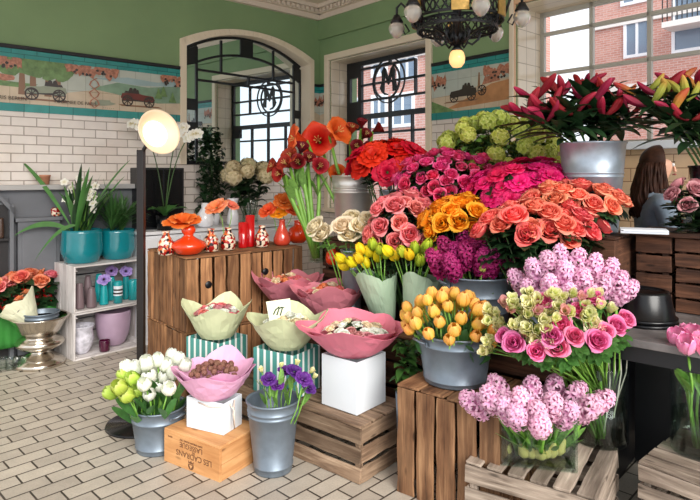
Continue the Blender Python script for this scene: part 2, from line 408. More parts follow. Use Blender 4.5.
# ------------------------------------------------------------------ flower shapes (unit size, facing +z)
def petal(mb, line, ang, cup=.3, nw=4, mi=0, rip=0.0, seed=0, M=None, t0=0.0, t1=1.0):
    """line: (r, z, half width) stations from the base of the petal to its tip"""
    n = len(line)-1; ca, sa = math.cos(ang), math.sin(ang)
    def fn(u, v):
        k = min(int(u*n+1e-6), n); r, z, w = line[k]; q = v*2-1
        x = q*w; y = r-cup*q*q*w; zz = z
        if rip: 
            rr = rip*math.sin(q*5+seed)*u; y += rr; zz += rip*.7*math.cos(q*6+seed*2)*u
        return (x*ca-y*sa, x*sa+y*ca, zz)
    mb.grid(fn, n, nw, mi, M, lambda u, v: t0+(t1-t0)*(.85*u+.15*abs(v*2-1)))

def rose_mesh(m, N=17, wide=1.0, seed=0, calyx=None):
    R = random.Random(seed); mb = MB()
    for k in range(N):
        o = k/(N-1); a = k*2.4+R.uniform(-.2, .2); e = R.uniform(.92, 1.08)
        w = .24+.34*o
        line = [(.05, -.1, .12), (.12+.30*o, .10-.04*o, w*.8), (.16+.50*o*wide, .42-.10*o, w*1.1), (.13+.70*o*wide, .72-.20*o, w), (.10+.84*o*wide*e, .86-.34*o, w*.75), (.10+.92*o*wide*e, .86-.42*o, w*.3)]
        petal(mb, line, a, .55-.25*o, 4, 0, .03*o, R.uniform(0, 6), t0=.3+.15*o, t1=.6+.4*o)
    for k in range(5):
        petal(mb, [(.03, -.18, .05), (.28, -.1, .12), (.5, -.02, .03)], k*1.257, .1, 2, 1)
    mb.ball((0, 0, -.12), .16, 8, 1)
    return mb.mesh('rose_bloom', [m, calyx or leaf_m])
def ruffle_mesh(m, seed=0, N=13, eye=None):
    """open, wavy bloom (ranunculus, anemone, poppy)"""
    R = random.Random(seed); mb = MB()
    for k in range(N):
        o = 1-(k//5)*5/max(N, 1)*.75; a = k*1.257+(k//5)*.6+R.uniform(-.15, .15); b = R.uniform(.9, 1.1)
        w = .5*o+.08
        line = [(.04, 0, .1), (.34*o, .12+.18*(1-o), w*.8), (.68*o, .22+.4*(1-o), w), (.98*o*b, .24+.5*(1-o), w*.8), (1.06*o*b, .2+.5*(1-o), w*.35)]
        petal(mb, line, a, .12, 5, 0, .06, R.uniform(0, 6), t0=.1, t1=1)
    if eye:
        mb.ball((0, 0, .28), .16, 10, 1, sc=(1, 1, .7))
        for k in range(16):
            a = k*.3927; mb.tube([(0, 0, .25), (.26*math.cos(a), .26*math.sin(a), .36)], .014, 4, 1)
    mb.ball((0, 0, -.03), .14, 8, 2)
    return mb.mesh('open_bloom', [m, eye or m, leaf_m])
def tulip_mesh(m, seed=0, open_=0.0, fringe=0):
    R = random.Random(seed); mb = MB()
    for k in range(6):
        i = k % 2; s = .90 if i else 1.0
        line = [(.03, -.05, .1), (.30*s, .08, .26), (.46*s, .34, .42), (.50*s+.1*open_, .64, .42), (.42*s+.3*open_, .92, .32), (.28*s+.55*open_, 1.10, .16), (.18+.62*open_, 1.20-.1*open_, .02)]
        petal(mb, line, k*PI/3+R.uniform(-.1, .1), .34, 4, 0, .03+.06*fringe, R.uniform(0, 6))
    return mb.mesh('tulip_bloom', [m])
def hyacinth_mesh(m, seed=0, n=30, long=1.0):
    R = random.Random(seed); mb = MB()
    mb.tube([(0, 0, -.1), (0, 0, 1.45*long)], [.10, .05], 6, 1)
    for k in range(n):
        s = (k+.5)/n; a = k*2.4+R.uniform(-.25, .25); z = s*1.5*long; el = -.2+1.35*max(0, s-.4)/.6+R.uniform(-.15, .15)
        d = Vector((math.cos(a)*math.cos(el), math.sin(a)*math.cos(el), math.sin(el)))
        q = d.to_track_quat('Z', 'Y').to_matrix().to_4x4()
        L = .56*(1 if s < .7 else 1-1.1*(s-.7))*R.uniform(.85, 1.12)
        M = Matrix.Translation(Vector((0, 0, z-.06))+d*L*.62) @ q @ Matrix.Scale(L*.78, 4)
        mb.lathe([(.10, -.9), (.13, -.4), (.15, 0)], 6, 0, M, t=.2)
        for j in range(6):
            petal(mb, [(.10, -.08, .10), (.28, .22, .17), (.62, .36, .17), (.92, .20, .10), (1.02, .02, .02)], j*PI/3+.3*k, .15, 2, 0, M=M, t0=.15, t1=1)
    return mb.mesh('hyacinth_spike', [m, stem_m])
def amaryllis_mesh(m, seed=0, shut=0.0):
    R = random.Random(seed); mb = MB(); o = 1-shut
    for k in range(6):
        s = 1.0 if k % 2 else .88
        line = [(.05, 0, .06), (.12+.05*o, .35, .18), (.24+.16*o, .70, .38), (.28+.38*o, .98, .52), (.26+.64*o, 1.10-.06*o, .46), (.18+.86*o*s, 1.22-.26*o, .24), (.12+.98*o*s, 1.30-.42*o, .02)]
        petal(mb, line, k*PI/3+R.uniform(-.08, .08), .22, 4, 0, .05*o, R.uniform(0, 6))
    if shut < .6:
        for k in range(6):
            a = k*1.05; mb.tube([(0, 0, .3), (.08*math.cos(a), .08*math.sin(a), .9), (.22*math.cos(a), .22*math.sin(a), 1.12)], [.015, .012, .02], 4, 1)
    mb.ball((0, 0, 0), .09, 8, 2)
    return mb.mesh('trumpet_bloom', [m, stamen_m, stem_m])
def lilybud_mesh(m, seed=0, fat=1.0):
    mb = MB(); R = random.Random(seed)
    prof = [(0, 0), (.05, .03), (.08, .18), (.115, .40), (.125, .58), (.10, .78), (.05, .94), (0, 1.0)]
    b = R.uniform(-.12, .12)
    mb.lathe([(r*fat, z) for r, z in prof], 24, 0, None, 6, .09)
    mb.v = [(x+b*math.sin(PI*z), y, z) for x, y, z in mb.v]
    return mb.mesh('lily_bud', [m])
def ball_mesh(m, seed=0, n=30, fl=.60):
    R = random.Random(seed); mb = MB()
    mb.ball((0, 0, .55), .4, 8, 1)
    for k in range(n):
        ph = math.acos(1-1.75*(k+.5)/n); a = k*2.4
        d = Vector((math.sin(ph)*math.cos(a), math.sin(ph)*math.sin(a), math.cos(ph)))
        M = Matrix.Translation(Vector((0, 0, .5))+d*R.uniform(.40, .62)) @ d.to_track_quat('Z', 'Y').to_matrix().to_4x4() @ Matrix.Scale(fl*R.uniform(.8, 1.1)*.6, 4)
        for j in range(5):
            petal(mb, [(.05, 0, .1), (.5, .12, .36), (.95, .02, .12)], j*1.257+k, .1, 2, 0, M=M, t0=.2, t1=1)
    return mb.mesh('flower_ball', [m, stem_m])
def bell_mesh(m, seed=0):
    """half open lisianthus cup"""
    R = random.Random(seed); mb = MB()
    for k in range(7):
        o = .6+.4*(k % 2)
        petal(mb, [(.04, 0, .1), (.28*o, .2, .3), (.42*o, .6, .42), (.5*o, .95, .4), (.62*o, 1.15, .18)], k*.9+R.uniform(-.2, .2), .35, 4, 0, .05, R.uniform(0, 6))
    for k in range(5): petal(mb, [(.03, -.1, .03), (.2, .1, .07), (.42, .45, .01)], k*1.257, 0, 2, 1)
    return mb.mesh('cup_bloom', [m, leaf_pale])
def leaf_geo(mb, M, L, w, droop=.3, fold=.25, mi=0, n=7, up=.6):
    def fn(u, v):
        q = v*2-1; ww = w*math.sin(PI*min(1, u*.93+.07))**.8*(1 if u < .98 else .2)
        x = q*ww; y = L*(u*math.cos(up)+.0); z = L*(u*math.sin(up)-droop*u*u)+fold*abs(q)*ww
        return (x, y, z)
    mb.grid(fn, n, 2, mi, M)
def leaves_mesh(m, kind, seed=0):
    """foliage on a stem of length 1"""
    R = random.Random(seed); mb = MB()
    if kind == 'rose':
        for k in range(6):
            M = Matrix.Translation((0, 0, R.uniform(.35, .9))) @ Matrix.Rotation(k*2.1, 4, 'Z')
            for j in (-.6, 0, .6): leaf_geo(mb, M @ Matrix.Rotation(j, 4, 'Z'), R.uniform(.22, .34), .085, .2, up=.3)
    elif kind == 'tulip':
        for k in range(2):
            leaf_geo(mb, Matrix.Translation((0, 0, .35)) @ Matrix.Rotation(k*3+R.uniform(-.6, .6), 4, 'Z'), R.uniform(.45, .62), .085, .12, .5, up=1.15)
    elif kind == 'bush':
        for k in range(12):
            leaf_geo(mb, Matrix.Translation((0, 0, R.uniform(.3, .92))) @ Matrix.Rotation(k*2.4, 4, 'Z'), R.uniform(.2, .34), .11, .35, up=.35)
    elif kind == 'lance':
        for k in range(10):
            leaf_geo(mb, Matrix.Translation((0, 0, .3+.065*k)) @ Matrix.Rotation(k*2.4, 4, 'Z'), R.uniform(.28, .42), .05, .45, up=.6, n=8)
    elif kind == 'strap':
        for k in range(3):
            leaf_geo(mb, Matrix.Translation((0, 0, .1)) @ Matrix.Rotation(k*2.1+R.uniform(-.3, .3), 4, 'Z'), R.uniform(.6, .75), .05, .12, .6, up=1.2)
    return mb.mesh('leaves', [m])
STEM = {}
def stem_me(m, r=.004):
    key = (m.name, r)
    if key not in STEM:
        mb = MB(); b = .012
        mb.tube([(0, 0, 0), (b, 0, .35), (-b*.5, b, .7), (0, 0, 1)], [r*1.1, r, r, r*.9], 6); STEM[key] = mb.mesh('stem', [m])
    return STEM[key]
LEAF = {}
def leaf_me(kind, m):
    key = (kind, m.name)
    if key not in LEAF: LEAF[key] = [leaves_mesh(m, kind, s) for s in range(3)]
    return LEAF[key]
BL = {}
def bloom_me(shape, col, **kw):
    key = (shape, col, tuple(sorted(kw.items(), key=str)))
    if key not in BL:
        m = pet[col]
        fn = dict(rose=lambda s: rose_mesh(m, seed=s, **kw), ruffle=lambda s: ruffle_mesh(m, seed=s, **kw), tulip=lambda s: tulip_mesh(m, s, **kw),
                  hyacinth=lambda s: hyacinth_mesh(m, s, **kw), amaryllis=lambda s: amaryllis_mesh(m, s, **kw), lily=lambda s: lilybud_mesh(m, s, **kw),
                  ball=lambda s: ball_mesh(m, s, **kw), bell=lambda s: bell_mesh(m, s, **kw))[shape]
        BL[key] = [fn(s) for s in range(2 if shape in ('hyacinth', 'ball') else 3)]
    return BL[key]

def flower(name, blooms, pos, face, root, size, label, cat, group, stem=None, leaf=None, leafscale=1.0, sr=.004, bname='bloom', sub=0):
    """one cut flower: an Empty at the foot of its stem carrying stem, foliage and bloom"""
    pos, root = Vector(pos), Vector(root); d = pos-root; L = d.length
    t = thing(name, label, cat, root, 0, group)
    q = align(d, random.uniform(0, 6.28)); t.rotation_mode = 'QUATERNION'; t.rotation_quaternion = q
    qi = q.inverted()
    inst('stem', stem_me(stem or stem_dark, sr), t, sc=(1, 1, L))
    inst(bname, random.choice(blooms), t, (0, 0, L), qi @ align(face, random.uniform(0, 6.28)), (size,)*3)
    if leaf:
        k = .42*leafscale
        inst('leaves', random.choice(leaf), t, (0, 0, L-k*.98), Quaternion((0, 0, 1), random.uniform(0, 6)), (k,)*3)
    return t
def dome(c, rx, ry, rz, n, phmax=100, jit=.12, az=None):
    out = []
    for k in range(n):
        ph = math.acos(1-(1-math.cos(math.radians(phmax)))*(k+.5)/n); a = k*2.39996
        d = Vector((math.sin(ph)*math.cos(a), math.sin(ph)*math.sin(a), math.cos(ph)))
        j = Vector([random.uniform(-jit, jit) for _ in range(3)])
        out.append((Vector(c)+DR @ Vector(((d.x+j.x)*rx, (d.y+j.y)*ry, (d.z+j.z)*rz)), (DR @ Vector((d.x/rx, d.y/ry, d.z/rz))).normalized()))
    return out
DR = Matrix.Rotation(DA, 3, 'Z')
def bunch(name, blooms, c, r, n, root, size, label, cat, group, spread=.05, phmax=100, jit=.12, up=.3, rot=True, **kw):
    global DR
    keep = DR
    if not rot: DR = Matrix.Identity(3)
    for pos, nrm in dome(c, r[0], r[1], r[2], n, phmax, jit):
        f = (nrm+Vector((0, 0, up))).normalized()
        off = Vector((nrm.x*spread+random.uniform(-.2, .2)*spread, nrm.y*spread+random.uniform(-.2, .2)*spread, random.uniform(0, .012)))
        flower(name, blooms, pos, f, Vector(root)+off, size*random.uniform(.88, 1.1), label, cat, group, **kw)
    DR = keep

# ------------------------------------------------------------------ vessels
def bucket(name, loc, r0, r1, h, m, label, cat='bucket', ribs=(.12, .72), ears=True, rotz=0, group=None, handle=False, band=0):
    t = thing(name, label, cat, loc, rotz, group)
    def rr(z): return r0+(r1-r0)*z/h
    pr = [(0, .012), (r0*.96, .012), (r0, 0), (r0*1.015, .006)]
    for q in ribs:
        z = q*h; pr += [(rr(z-.006), z-.006), (rr(z)+.004, z-.003), (rr(z)+.004, z+.003), (rr(z+.006), z+.006)]
    pr += [(rr(h-.012), h-.012), (r1+.006, h-.008), (r1+.006, h), (r1-.002, h+.001), (r1-.004, h-.01), (r0-.003, .02), (0, .02)]
    MB().lathe(pr, 40).obj('pail', m, t)
    MB().lathe([(0, h*.72), (rr(h*.72)-.006, h*.72)], 24).obj('water', mat_water, t)
    if ears:
        for s in (-1, 1):
            mb = MB(); x = rr(h*.86)*s
            mb.tube([(x, -.045, h*.84), (x+s*.028, -.035, h*.88), (x+s*.034, 0, h*.90), (x+s*.028, .035, h*.88), (x, .045, h*.84)], .006, 8)
            mb.box(min(x, x+s*.006), max(x, x+s*.006), -.055, .055, h*.80, h*.88)
            mb.obj('ear_handle', m, t)
    return t
mat_water = mat('dark water', rgb(60, 72, 62), .05)
def vase_shape(name, loc, prof, m, label, cat='vase', group=None, neck=None, neck_m=None, inner=.004):
    """lathed vase with an open mouth and a real wall"""
    t = thing(name, label, cat, loc, random.uniform(0, 6), group)
    ins = [(max(r-inner, .002), z) for r, z in reversed(prof[1:])]
    MB().lathe([(0, 0)]+prof+ins+[(0, prof[1][1]+.004)], 32).obj('body', m, t)
    if neck: MB().lathe(neck, 24).obj('collar', neck_m, t)
    return t
def glass_vase(name, loc, r, h, wl, label, group=None, square=None, rotz=0):
    t = thing(name, label, 'vase', loc, rotz, group)
    if square:
        a, b = square; mb = MB(); w = .008
        for x0, x1, y0, y1 in ((-a, a, -b, -b+w), (-a, a, b-w, b), (-a, -a+w, -b+w, b-w), (a-w, a, -b+w, b-w)): mb.box(x0, x1, y0, y1, 0, h)
        mb.box(-a+w, a-w, -b+w, b-w, 0, .012)
        mb.obj('glass_body', glass, t)
        if wl: MB().box(-a+w*1.2, a-w*1.2, -b+w*1.2, b-w*1.2, .013, wl).obj('water', water, t)
    else:
        MB().lathe([(0, 0), (r*.97, 0), (r, .006), (r, h-.004), (r-.002, h), (r-.005, h-.003), (r-.005, .016), (0, .016)], 48).obj('glass_body', glass, t)
        if wl: MB().lathe([(0, .018), (r-.007, .018), (r-.007, wl), (0, wl)], 40).obj('water', water, t)
    return t

def crate(name, label, loc, rotz, W_, D_, Hh, m, lay='h', n=3, ntop=5, topdir='x', group=None, gap=.014, th=.014, frame=None, cat='crate', open_front=False, slab=False, inner=True, shelf=False, knots=0, nd=None):
    """slatted crate; origin at the middle of its base. lay h: boards run level, v: boards stand upright"""
    mb = MB(); x, y = W_/2, D_/2; j = .004
    nd = nd or n
    if lay == 'h':
        bh = (Hh-gap*(n-1))/n
        for k in range(n):
            z0 = k*(bh+gap); z1 = z0+bh
            if not open_front: mb.box(-x, x, -y, -y+th, z0, z1, jit=j, seg=8)
            mb.box(-x, x, y-th, y, z0, z1, jit=j, seg=8)
            mb.box(-x, -x+th, -y+th, y-th, z0, z1, jit=j, seg=8); mb.box(x-th, x, -y+th, y-th, z0, z1, jit=j, seg=8)
    else:
        for (x0, x1, nn, f) in ((-x, x, n, 0), (-x, x, n, 1), (-y+th, y-th, nd, 2), (-y+th, y-th, nd, 3)):
            if open_front and f == 0: continue
            bw = (x1-x0-gap*(nn-1))/nn
            for k in range(nn):
                a = x0+k*(bw+gap); b = a+bw; zt = Hh-random.uniform(0, .006)-th
                if f == 0: mb.box(a, b, -y, -y+th, 0, zt, jit=j, seg=8)
                elif f == 1: mb.box(a, b, y-th, y, 0, zt, jit=j, seg=8)
                elif f == 2: mb.box(-x, -x+th, a, b, 0, zt, jit=j, seg=8)
                else: mb.box(x-th, x, a, b, 0, zt, jit=j, seg=8)
    pw = .03
    for sx in (-1, 1):
        for sy in (-1, 1):
            cx, cy = sx*(x-th-pw/2-.002), sy*(y-th-pw/2-.002)
            mb.box(cx-pw/2, cx+pw/2, cy-pw/2, cy+pw/2, 0.002, Hh-th-.004)
    if ntop:
        z0, z1 = (Hh-th, Hh) if lay == 'v' else (Hh, Hh+th)
        if topdir == 'x':
            bw = (D_-gap*(ntop-1))/ntop
            for k in range(ntop): mb.box(-x, x, -y+k*(bw+gap), -y+k*(bw+gap)+bw, z0, z1, jit=j, seg=8)
        else:
            bw = (W_-gap*(ntop-1))/ntop
            for k in range(ntop): mb.box(-x+k*(bw+gap), -x+k*(bw+gap)+bw, -y, y, z0, z1, jit=j, seg=8)
    ob = mb.obj(name, m, None, loc, rotz, label, cat, group, bevel=.0025)
    if knots:
        for k in range(knots):
            q = MB(); q.lathe([(0, 0), (.018, 0), (.018, .004), (.0, .004)], 16)
    return ob
def paper_wrap(m, r0, r1, h, peaks, amp, seed, lean=(0, 0), pw=.75, rim=.0, t=None, name='paper_wrap', parent=None, z0=0, twist=0):
    """stiff folded paper: flat facets, pointed corners standing up at the rim"""
    R = random.Random(seed); nz, na = 6, 36; mb = MB()
    ph = [R.uniform(-.22, .22) for _ in range(peaks)]; am = [R.uniform(.55, 1.35) for _ in range(peaks)]
    jit = [[(R.uniform(-1, 1), R.uniform(-1, 1)) for _ in range(na)] for _ in range(nz+1)]
    fa = R.uniform(0, 6)
    vs = []
    for i in range(nz+1):
        u = i/nz
        for k in range(na):
            a = 2*PI*k/na; pk = 0
            for c in range(peaks):
                cc = 2*PI*c/peaks+ph[c]+twist; dd = abs((a-cc+PI) % (2*PI)-PI); pk = max(pk, am[c]*max(0, 1-dd/(PI/peaks)))
            r = r0+(r1-r0)*(u**pw)
            r *= 1+.26*pk*u*u-.06*u+.025*u*math.sin(3*a+fa)
            jr, jz = jit[i][k]; r += jr*r1*.018*min(1, u*2)
            z = h*u+amp*pk*u**2.0+jz*h*.02*(0 < u)
            vs.append((r*math.cos(a)+lean[0]*u, r*math.sin(a)+lean[1]*u, z+z0))
    fs = []
    for i in range(nz):
        for k in range(na):
            a, b, c, d = i*na+k, i*na+(k+1) % na, (i+1)*na+(k+1) % na, (i+1)*na+k
            fs += [(a, b, c), (a, c, d)] if (i+k) % 2 else [(a, b, d), (b, c, d)]
    mb.add(vs, fs, 0, .5, None, False)
    o = mb.obj(name, m, parent, solid=.0016)
    return o
# ------------------------------------------------------------------ the room
S = dict(kind='structure')
MB().box(-6, 5.2, -1.5, 11.5, -.1, 0).obj('floor', floor_m, **S)
CZ = 3.62
mb = MB(); mb.add([(-.375, 7.25, CZ), (-6.2, 2.13, CZ), (-3.2, .9, CZ), (4.6, .9, CZ), (4.9, 1.25, CZ)], [(0, 1, 2, 3, 4)], 0, smooth=False)
mb.add([(-.375, 7.25, CZ+.1), (-6.2, 2.13, CZ+.1), (-3.2, .9, CZ+.1), (4.6, .9, CZ+.1), (4.9, 1.25, CZ+.1)], [(4, 3, 2, 1, 0)], 0, smooth=False)
mb.obj('ceiling', ceil_m, **S)
# left wall (frame LF, room side is -y)
B0, B1 = 2.10, 2.64
AX0, AX1 = -1.86, -.11           # arched mirror frame, outer
mid, hw, zs, rise, zb = (AX0+AX1)/2, (AX1-AX0)/2, 2.965, .215, 1.66
def arch(x, inset=0.0):
    u = max(-1, min(1, (x-mid)/(hw-inset))); return zs-inset*.9+rise*(1-abs(u)**2.1)
mb = MB(); e0, e1 = AX0+.066, AX1-.066
mb.box(-7.6, e0, 0, .35, 0, CZ); mb.box(e1, .3, 0, .35, 0, CZ); mb.box(e0, e1, 0, .35, 0, zb-.014)
for k in range(24):
    a, b_ = e0+(e1-e0)*k/24, e0+(e1-e0)*(k+1)/24; mb.prism([(a, arch(a, .066)), (b_, arch(b_, .066)), (b_, CZ), (a, CZ)], 0, .35)
mb.obj('wall_left', green_wall, frame=LF, **S)
mb = MB()
mb.box(-7.6, AX0+.02, -.014, 0, 0, B0); mb.box(AX1-.02, 0, -.014, 0, 0, B0)
mb.box(AX0+.02, AX1-.02, -.014, 0, 0, 1.66)
mb.obj('trim_1', metro, frame=LF, **S)
# front wall (frame RF, room side is -y) with two window openings
W1 = (.19, 1.76, 1.15, 2.95); W2 = (2.80, 4.95, 1.80, 3.06); REV1, REV2 = .29, .40
mb = MB()
def wall_with(mb, x0, x1, z0, z1, holes, y0, y1):
    xs = sorted({x0, x1, *[h[0] for h in holes], *[h[1] for h in holes]}); zs = sorted({z0, z1, *[h[2] for h in holes], *[h[3] for h in holes]})
    for a, b in zip(xs, xs[1:]):
        for c, d in zip(zs, zs[1:]):
            mx, mz = (a+b)/2, (c+d)/2
            if not any(h[0] < mx < h[1] and h[2] < mz < h[3] for h in holes): mb.box(a, b, y0, y1, c, d)
wall_with(mb, 0, 6.6, 0, CZ, [W1, W2], 0, .45)
mb.obj('wall_front', green_wall, frame=RF, **S)
mb = MB(); wall_with(mb, 0, 2.757, 0, B0, [(W1[0]-.08, W1[1]+.08, 0, B0)], -.014, 0)
mb.box(W1[0]-.08, W1[1]+.08, -.014, 0, 0, W1[2]-.06)
mb.obj('trim_2', metro, frame=RF, **S)
MB().box(2.86, 6.6, -.014, 0, 0, W2[2]-.05).obj('trim_3', metro3, frame=RF, **S)
# window surrounds and tiled reveals
def surround(name, w, rev, tw, m, mr):
    a, b, c, d = w; mb = MB()
    mb.box(a-tw, a, -.03, .02, c-.0, d+tw); mb.box(b, b+tw, -.03, .02, c, d+tw); mb.box(a, b, -.03, .02, d, d+tw)
    mb.obj(name, m, frame=RF, bevel=.006, **S)
    mb = MB(); e = .012
    mb.box(a, a+e, .02, rev+.05, c, d); mb.box(b-e, b, .02, rev+.05, c, d); mb.box(a+e, b-e, .02, rev+.05, d-e, d)
    mb.obj(name+'0', mr, frame=RF, **S)
surround('trim_4', W1, REV1, .075, cream, metro2)
surround('trim_5', (W2[0], W2[1], W2[2], W2[3]), REV2, .042, mat('peach trim paint', rgb(226, 184, 146), .5), metro2)
mb = MB(); mb.box(W2[0]-.05, W2[1]+.05, -.08, REV2+.05, W2[2]-.06, W2[2]); mb.obj('trim_6', mat('white sill', rgb(225, 232, 240), .35), frame=RF, bevel=.006, **S)
mb = MB(); mb.box(W2[0]-.042, W2[0]+.0, -.05, -.031, 0, W2[3]+.1); mb.obj('trim_11', cream, frame=RF, bevel=.006, **S)
mb = MB(); mb.box(W1[0]-.08, W1[1]+.08, -.06, REV1+.05, W1[2]-.05, W1[2]); mb.obj('trim_7', cream, frame=RF, bevel=.006, **S)

# black bars, emblem and panes of the leaded window, in plane coordinates from one sketch
def emblem(mb, cx, cz, R_, y0, y1, flip=1):
    for r, w in ((R_, .014), (R_*.82, .020)):
        n = 48; ox = 0 if r == R_ else -.03*flip
        for k in range(n):
            a, b = 2*PI*k/n, 2*PI*(k+1)/n
            q = [(cx+ox+rr*math.cos(t), cz+rr*math.sin(t)) for rr, t in ((r, a), (r, b), (r-w, b), (r-w, a))]
            mb.prism(q, y0, y1)
    s = R_*.8
    for pts in ([(-.66, -.36), (-.50, -.60), (-.34, -.62), (-.30, .05), (-.18, .62), (-.34, .80), (-.52, .52), (-.48, .0)],
                [(-.34, .80), (-.18, .62), (.06, -.02), (.0, -.24), (-.10, -.10), (-.30, .45)],
                [(.66, -.36), (.50, -.60), (.34, -.62), (.30, .05), (.18, .62), (.34, .80), (.52, .52), (.48, .0)],
                [(.34, .80), (.18, .62), (-.06, -.02), (.0, -.24), (.10, -.10), (.30, .45)],
                [(-.50, -.60), (-.34, -.62), (-.05, -.72), (-.05, -.80), (-.30, -.76)]):
        mb.prism([(cx+x*s*flip, cz+z*s) for x, z in pts], y0, y1)
def C1(x, y): return onplane(RF, 320+x/3.843, 20+y/3.843, REV1)
def bars1(o):
    a, b, c, d = W1; a += .012; b -= .012; d -= .012
    y0, y1 = REV1-.02, REV1+.02
    mb = MB(); mb.box(a, a+.055, y0, y1, c, d); mb.box(b-.05, b, y0, y1, c, d); mb.box(a+.055, b-.05, y0, y1, d-.055, d); mb.box(a+.055, b-.05, y0, y1, c, c+.06)
    mb.obj('frame', black_m, o)
    def hx(x): return C1(x, 235)[0]
    def hz(y, x=268): return C1(x, y)[1]
    x1, x2, x3, xm, xr = hx(112), hx(150), hx(163), hx(270), hx(368)
    z1, z2, z3, z4, z5, z6 = hz(170), hz(235), hz(298), hz(352), hz(372), hz(394)
    mb = MB()
    mb.box(x2, x3, y0, y1, z5, d-.055)
    for z, xa, xb in ((z1, x3, xr), (z2, x3, b-.05), (z3, x3, b-.05)): mb.box(xa, xb, y0, y1, z-.012, z+.012)
    mb.box(a+.055, b-.05, y0, y1, z5, z4)
    mb.box(xm-.012, xm+.012, y0, y1, hz(172), d-.055); mb.box(xm-.012, xm+.012, y0, y1, z4, z3)
    mb.box(xr-.01, xr+.01, y0, y1, z3, z1)
    mb.box(a+.055, x2, y0, y1, hz(200), d-.055); mb.box(a+.055, x2, y0, y1, z4, z3)
    mb.box(b-.2, b-.05, y0, y1, z6-.06, z5); mb.box(a+.055, x3, y0, y1, z6-.06, z5)
    for x in (hx(190), xm, hx(356)): mb.box(x-.012, x+.012, y0, y1, c+.06, z5)
    mb.box(x3, b-.2, y0, y1, hz(430)-.012, hz(430)+.012); mb.box(x3, b-.2, y0, y1, c+.35, c+.374)
    mb.obj('glazing_bar', black_m, o)
    q = MB(); emblem(q, hx(264), hz(232), .265, REV1-.012, REV1+.006); q.obj('emblem', black_m, o)
    MB().box(a+.02, b-.02, REV1-.004, REV1+.004, c+.02, d-.02).obj('pane', pane_glass, o)
w = bpy.data.objects.new('window_1', None); COL.objects.link(w); setup(w, frame=RF, kind='structure'); bars1(w)
w = bpy.data.objects.new('window_2', None); COL.objects.link(w); setup(w, frame=RF, kind='structure')
mb = MB(); a, b, c, d = W2; y0, y1 = REV2-.02, REV2+.02
win_m = mat('window frame paint', rgb(186, 182, 170), .4)
mb.box(a+.012, a+.05, y0, y1, c, d); mb.box(b-.05, b, y0, y1, c, d); mb.box(a, b, y0, y1, d-.05, d); mb.box(a, b, y0, y1, c, c+.04); mb.obj('frame', win_m, w)
mb = MB()
for z in (onplane(RF, 540, 36, REV2)[1], onplane(RF, 540, 75, REV2)[1]): mb.box(a, b, y0, y1, z-.016, z+.016)
for x in (onplane(RF, 592, 60, REV2)[0], onplane(RF, 650, 60, REV2)[0], onplane(RF, 650, 60, REV2)[0]+.55): mb.box(x-.016, x+.016, y0, y1, c, d)
mb.obj('glazing_bar', win_m, w)
MB().box(a+.02, b-.02, REV2-.004, REV2+.004, c+.02, d-.02).obj('pane', pane_glass, w)

# cornice with dentils
for nm, fr, x0, x1 in (('trim_8', LF, -7.4, 0), ('trim_9', RF, 0, 6.4)):
    mb = MB(); mb.box(x0, x1, -.05, 0, 3.47, 3.53); mb.box(x0, x1, -.16, 0, 3.575, CZ); mb.box(x0, x1, -.10, 0, 3.53, 3.575)
    n = int((x1-x0)/.07)
    for k in range(n):
        xa = x0+.07*k+.015; mb.box(xa, xa+.035, -.135, -.10, 3.535, 3.573)
    mb.obj(nm, ceil_m, frame=fr, **S)
# soffit step above the front windows
MB().box(0, 6.4, -.035, 0, 3.23, 3.47).obj('trim_10', green_wall, frame=RF, **S)

# ------------------------------------------------------------------ painted tile panels
sky_t = brick_mat('panel sky glaze', rgb(196, 200, 186), rgb(186, 194, 184), rgb(150, 150, 138), .155, .155, .0018, plane='XZ', off=0, rough=.2, bump=.2, var=.06)
sand_t = brick_mat('panel sand glaze', rgb(216, 196, 168), rgb(208, 188, 160), rgb(160, 138, 112), .155, .155, .0018, plane='XZ', off=0, rough=.2, bump=.2, var=.10)
PMATS = [sky_t, sand_t, mat('panel leaf glaze', rgb(108, 138, 84), .25, var=.3, vscale=25), mat('panel hill glaze', rgb(128, 156, 130), .25, var=.15, vscale=12),
         mat('panel rust glaze', rgb(176, 118, 94), .25, var=.35, vscale=40), mat('panel dark glaze', rgb(62, 52, 48), .25), mat('panel car glaze', rgb(150, 156, 134), .25, var=.1),
         mat('panel maroon glaze', rgb(110, 52, 46), .25, var=.2), mat('panel trunk glaze', rgb(140, 104, 78), .25), mat('panel far glaze', rgb(156, 178, 178), .25, var=.08),
         mat('panel earth glaze', rgb(186, 132, 88), .25, var=.2, vscale=10)]
def blob(cx, cz, rx, rz, n=14, seed=0, rough=.25):
    R = random.Random(seed); return [(cx+rx*(1+R.uniform(-rough, rough))*math.cos(2*PI*k/n), cz+rz*(1+R.uniform(-rough, rough))*math.sin(2*PI*k/n)) for k in range(n)]
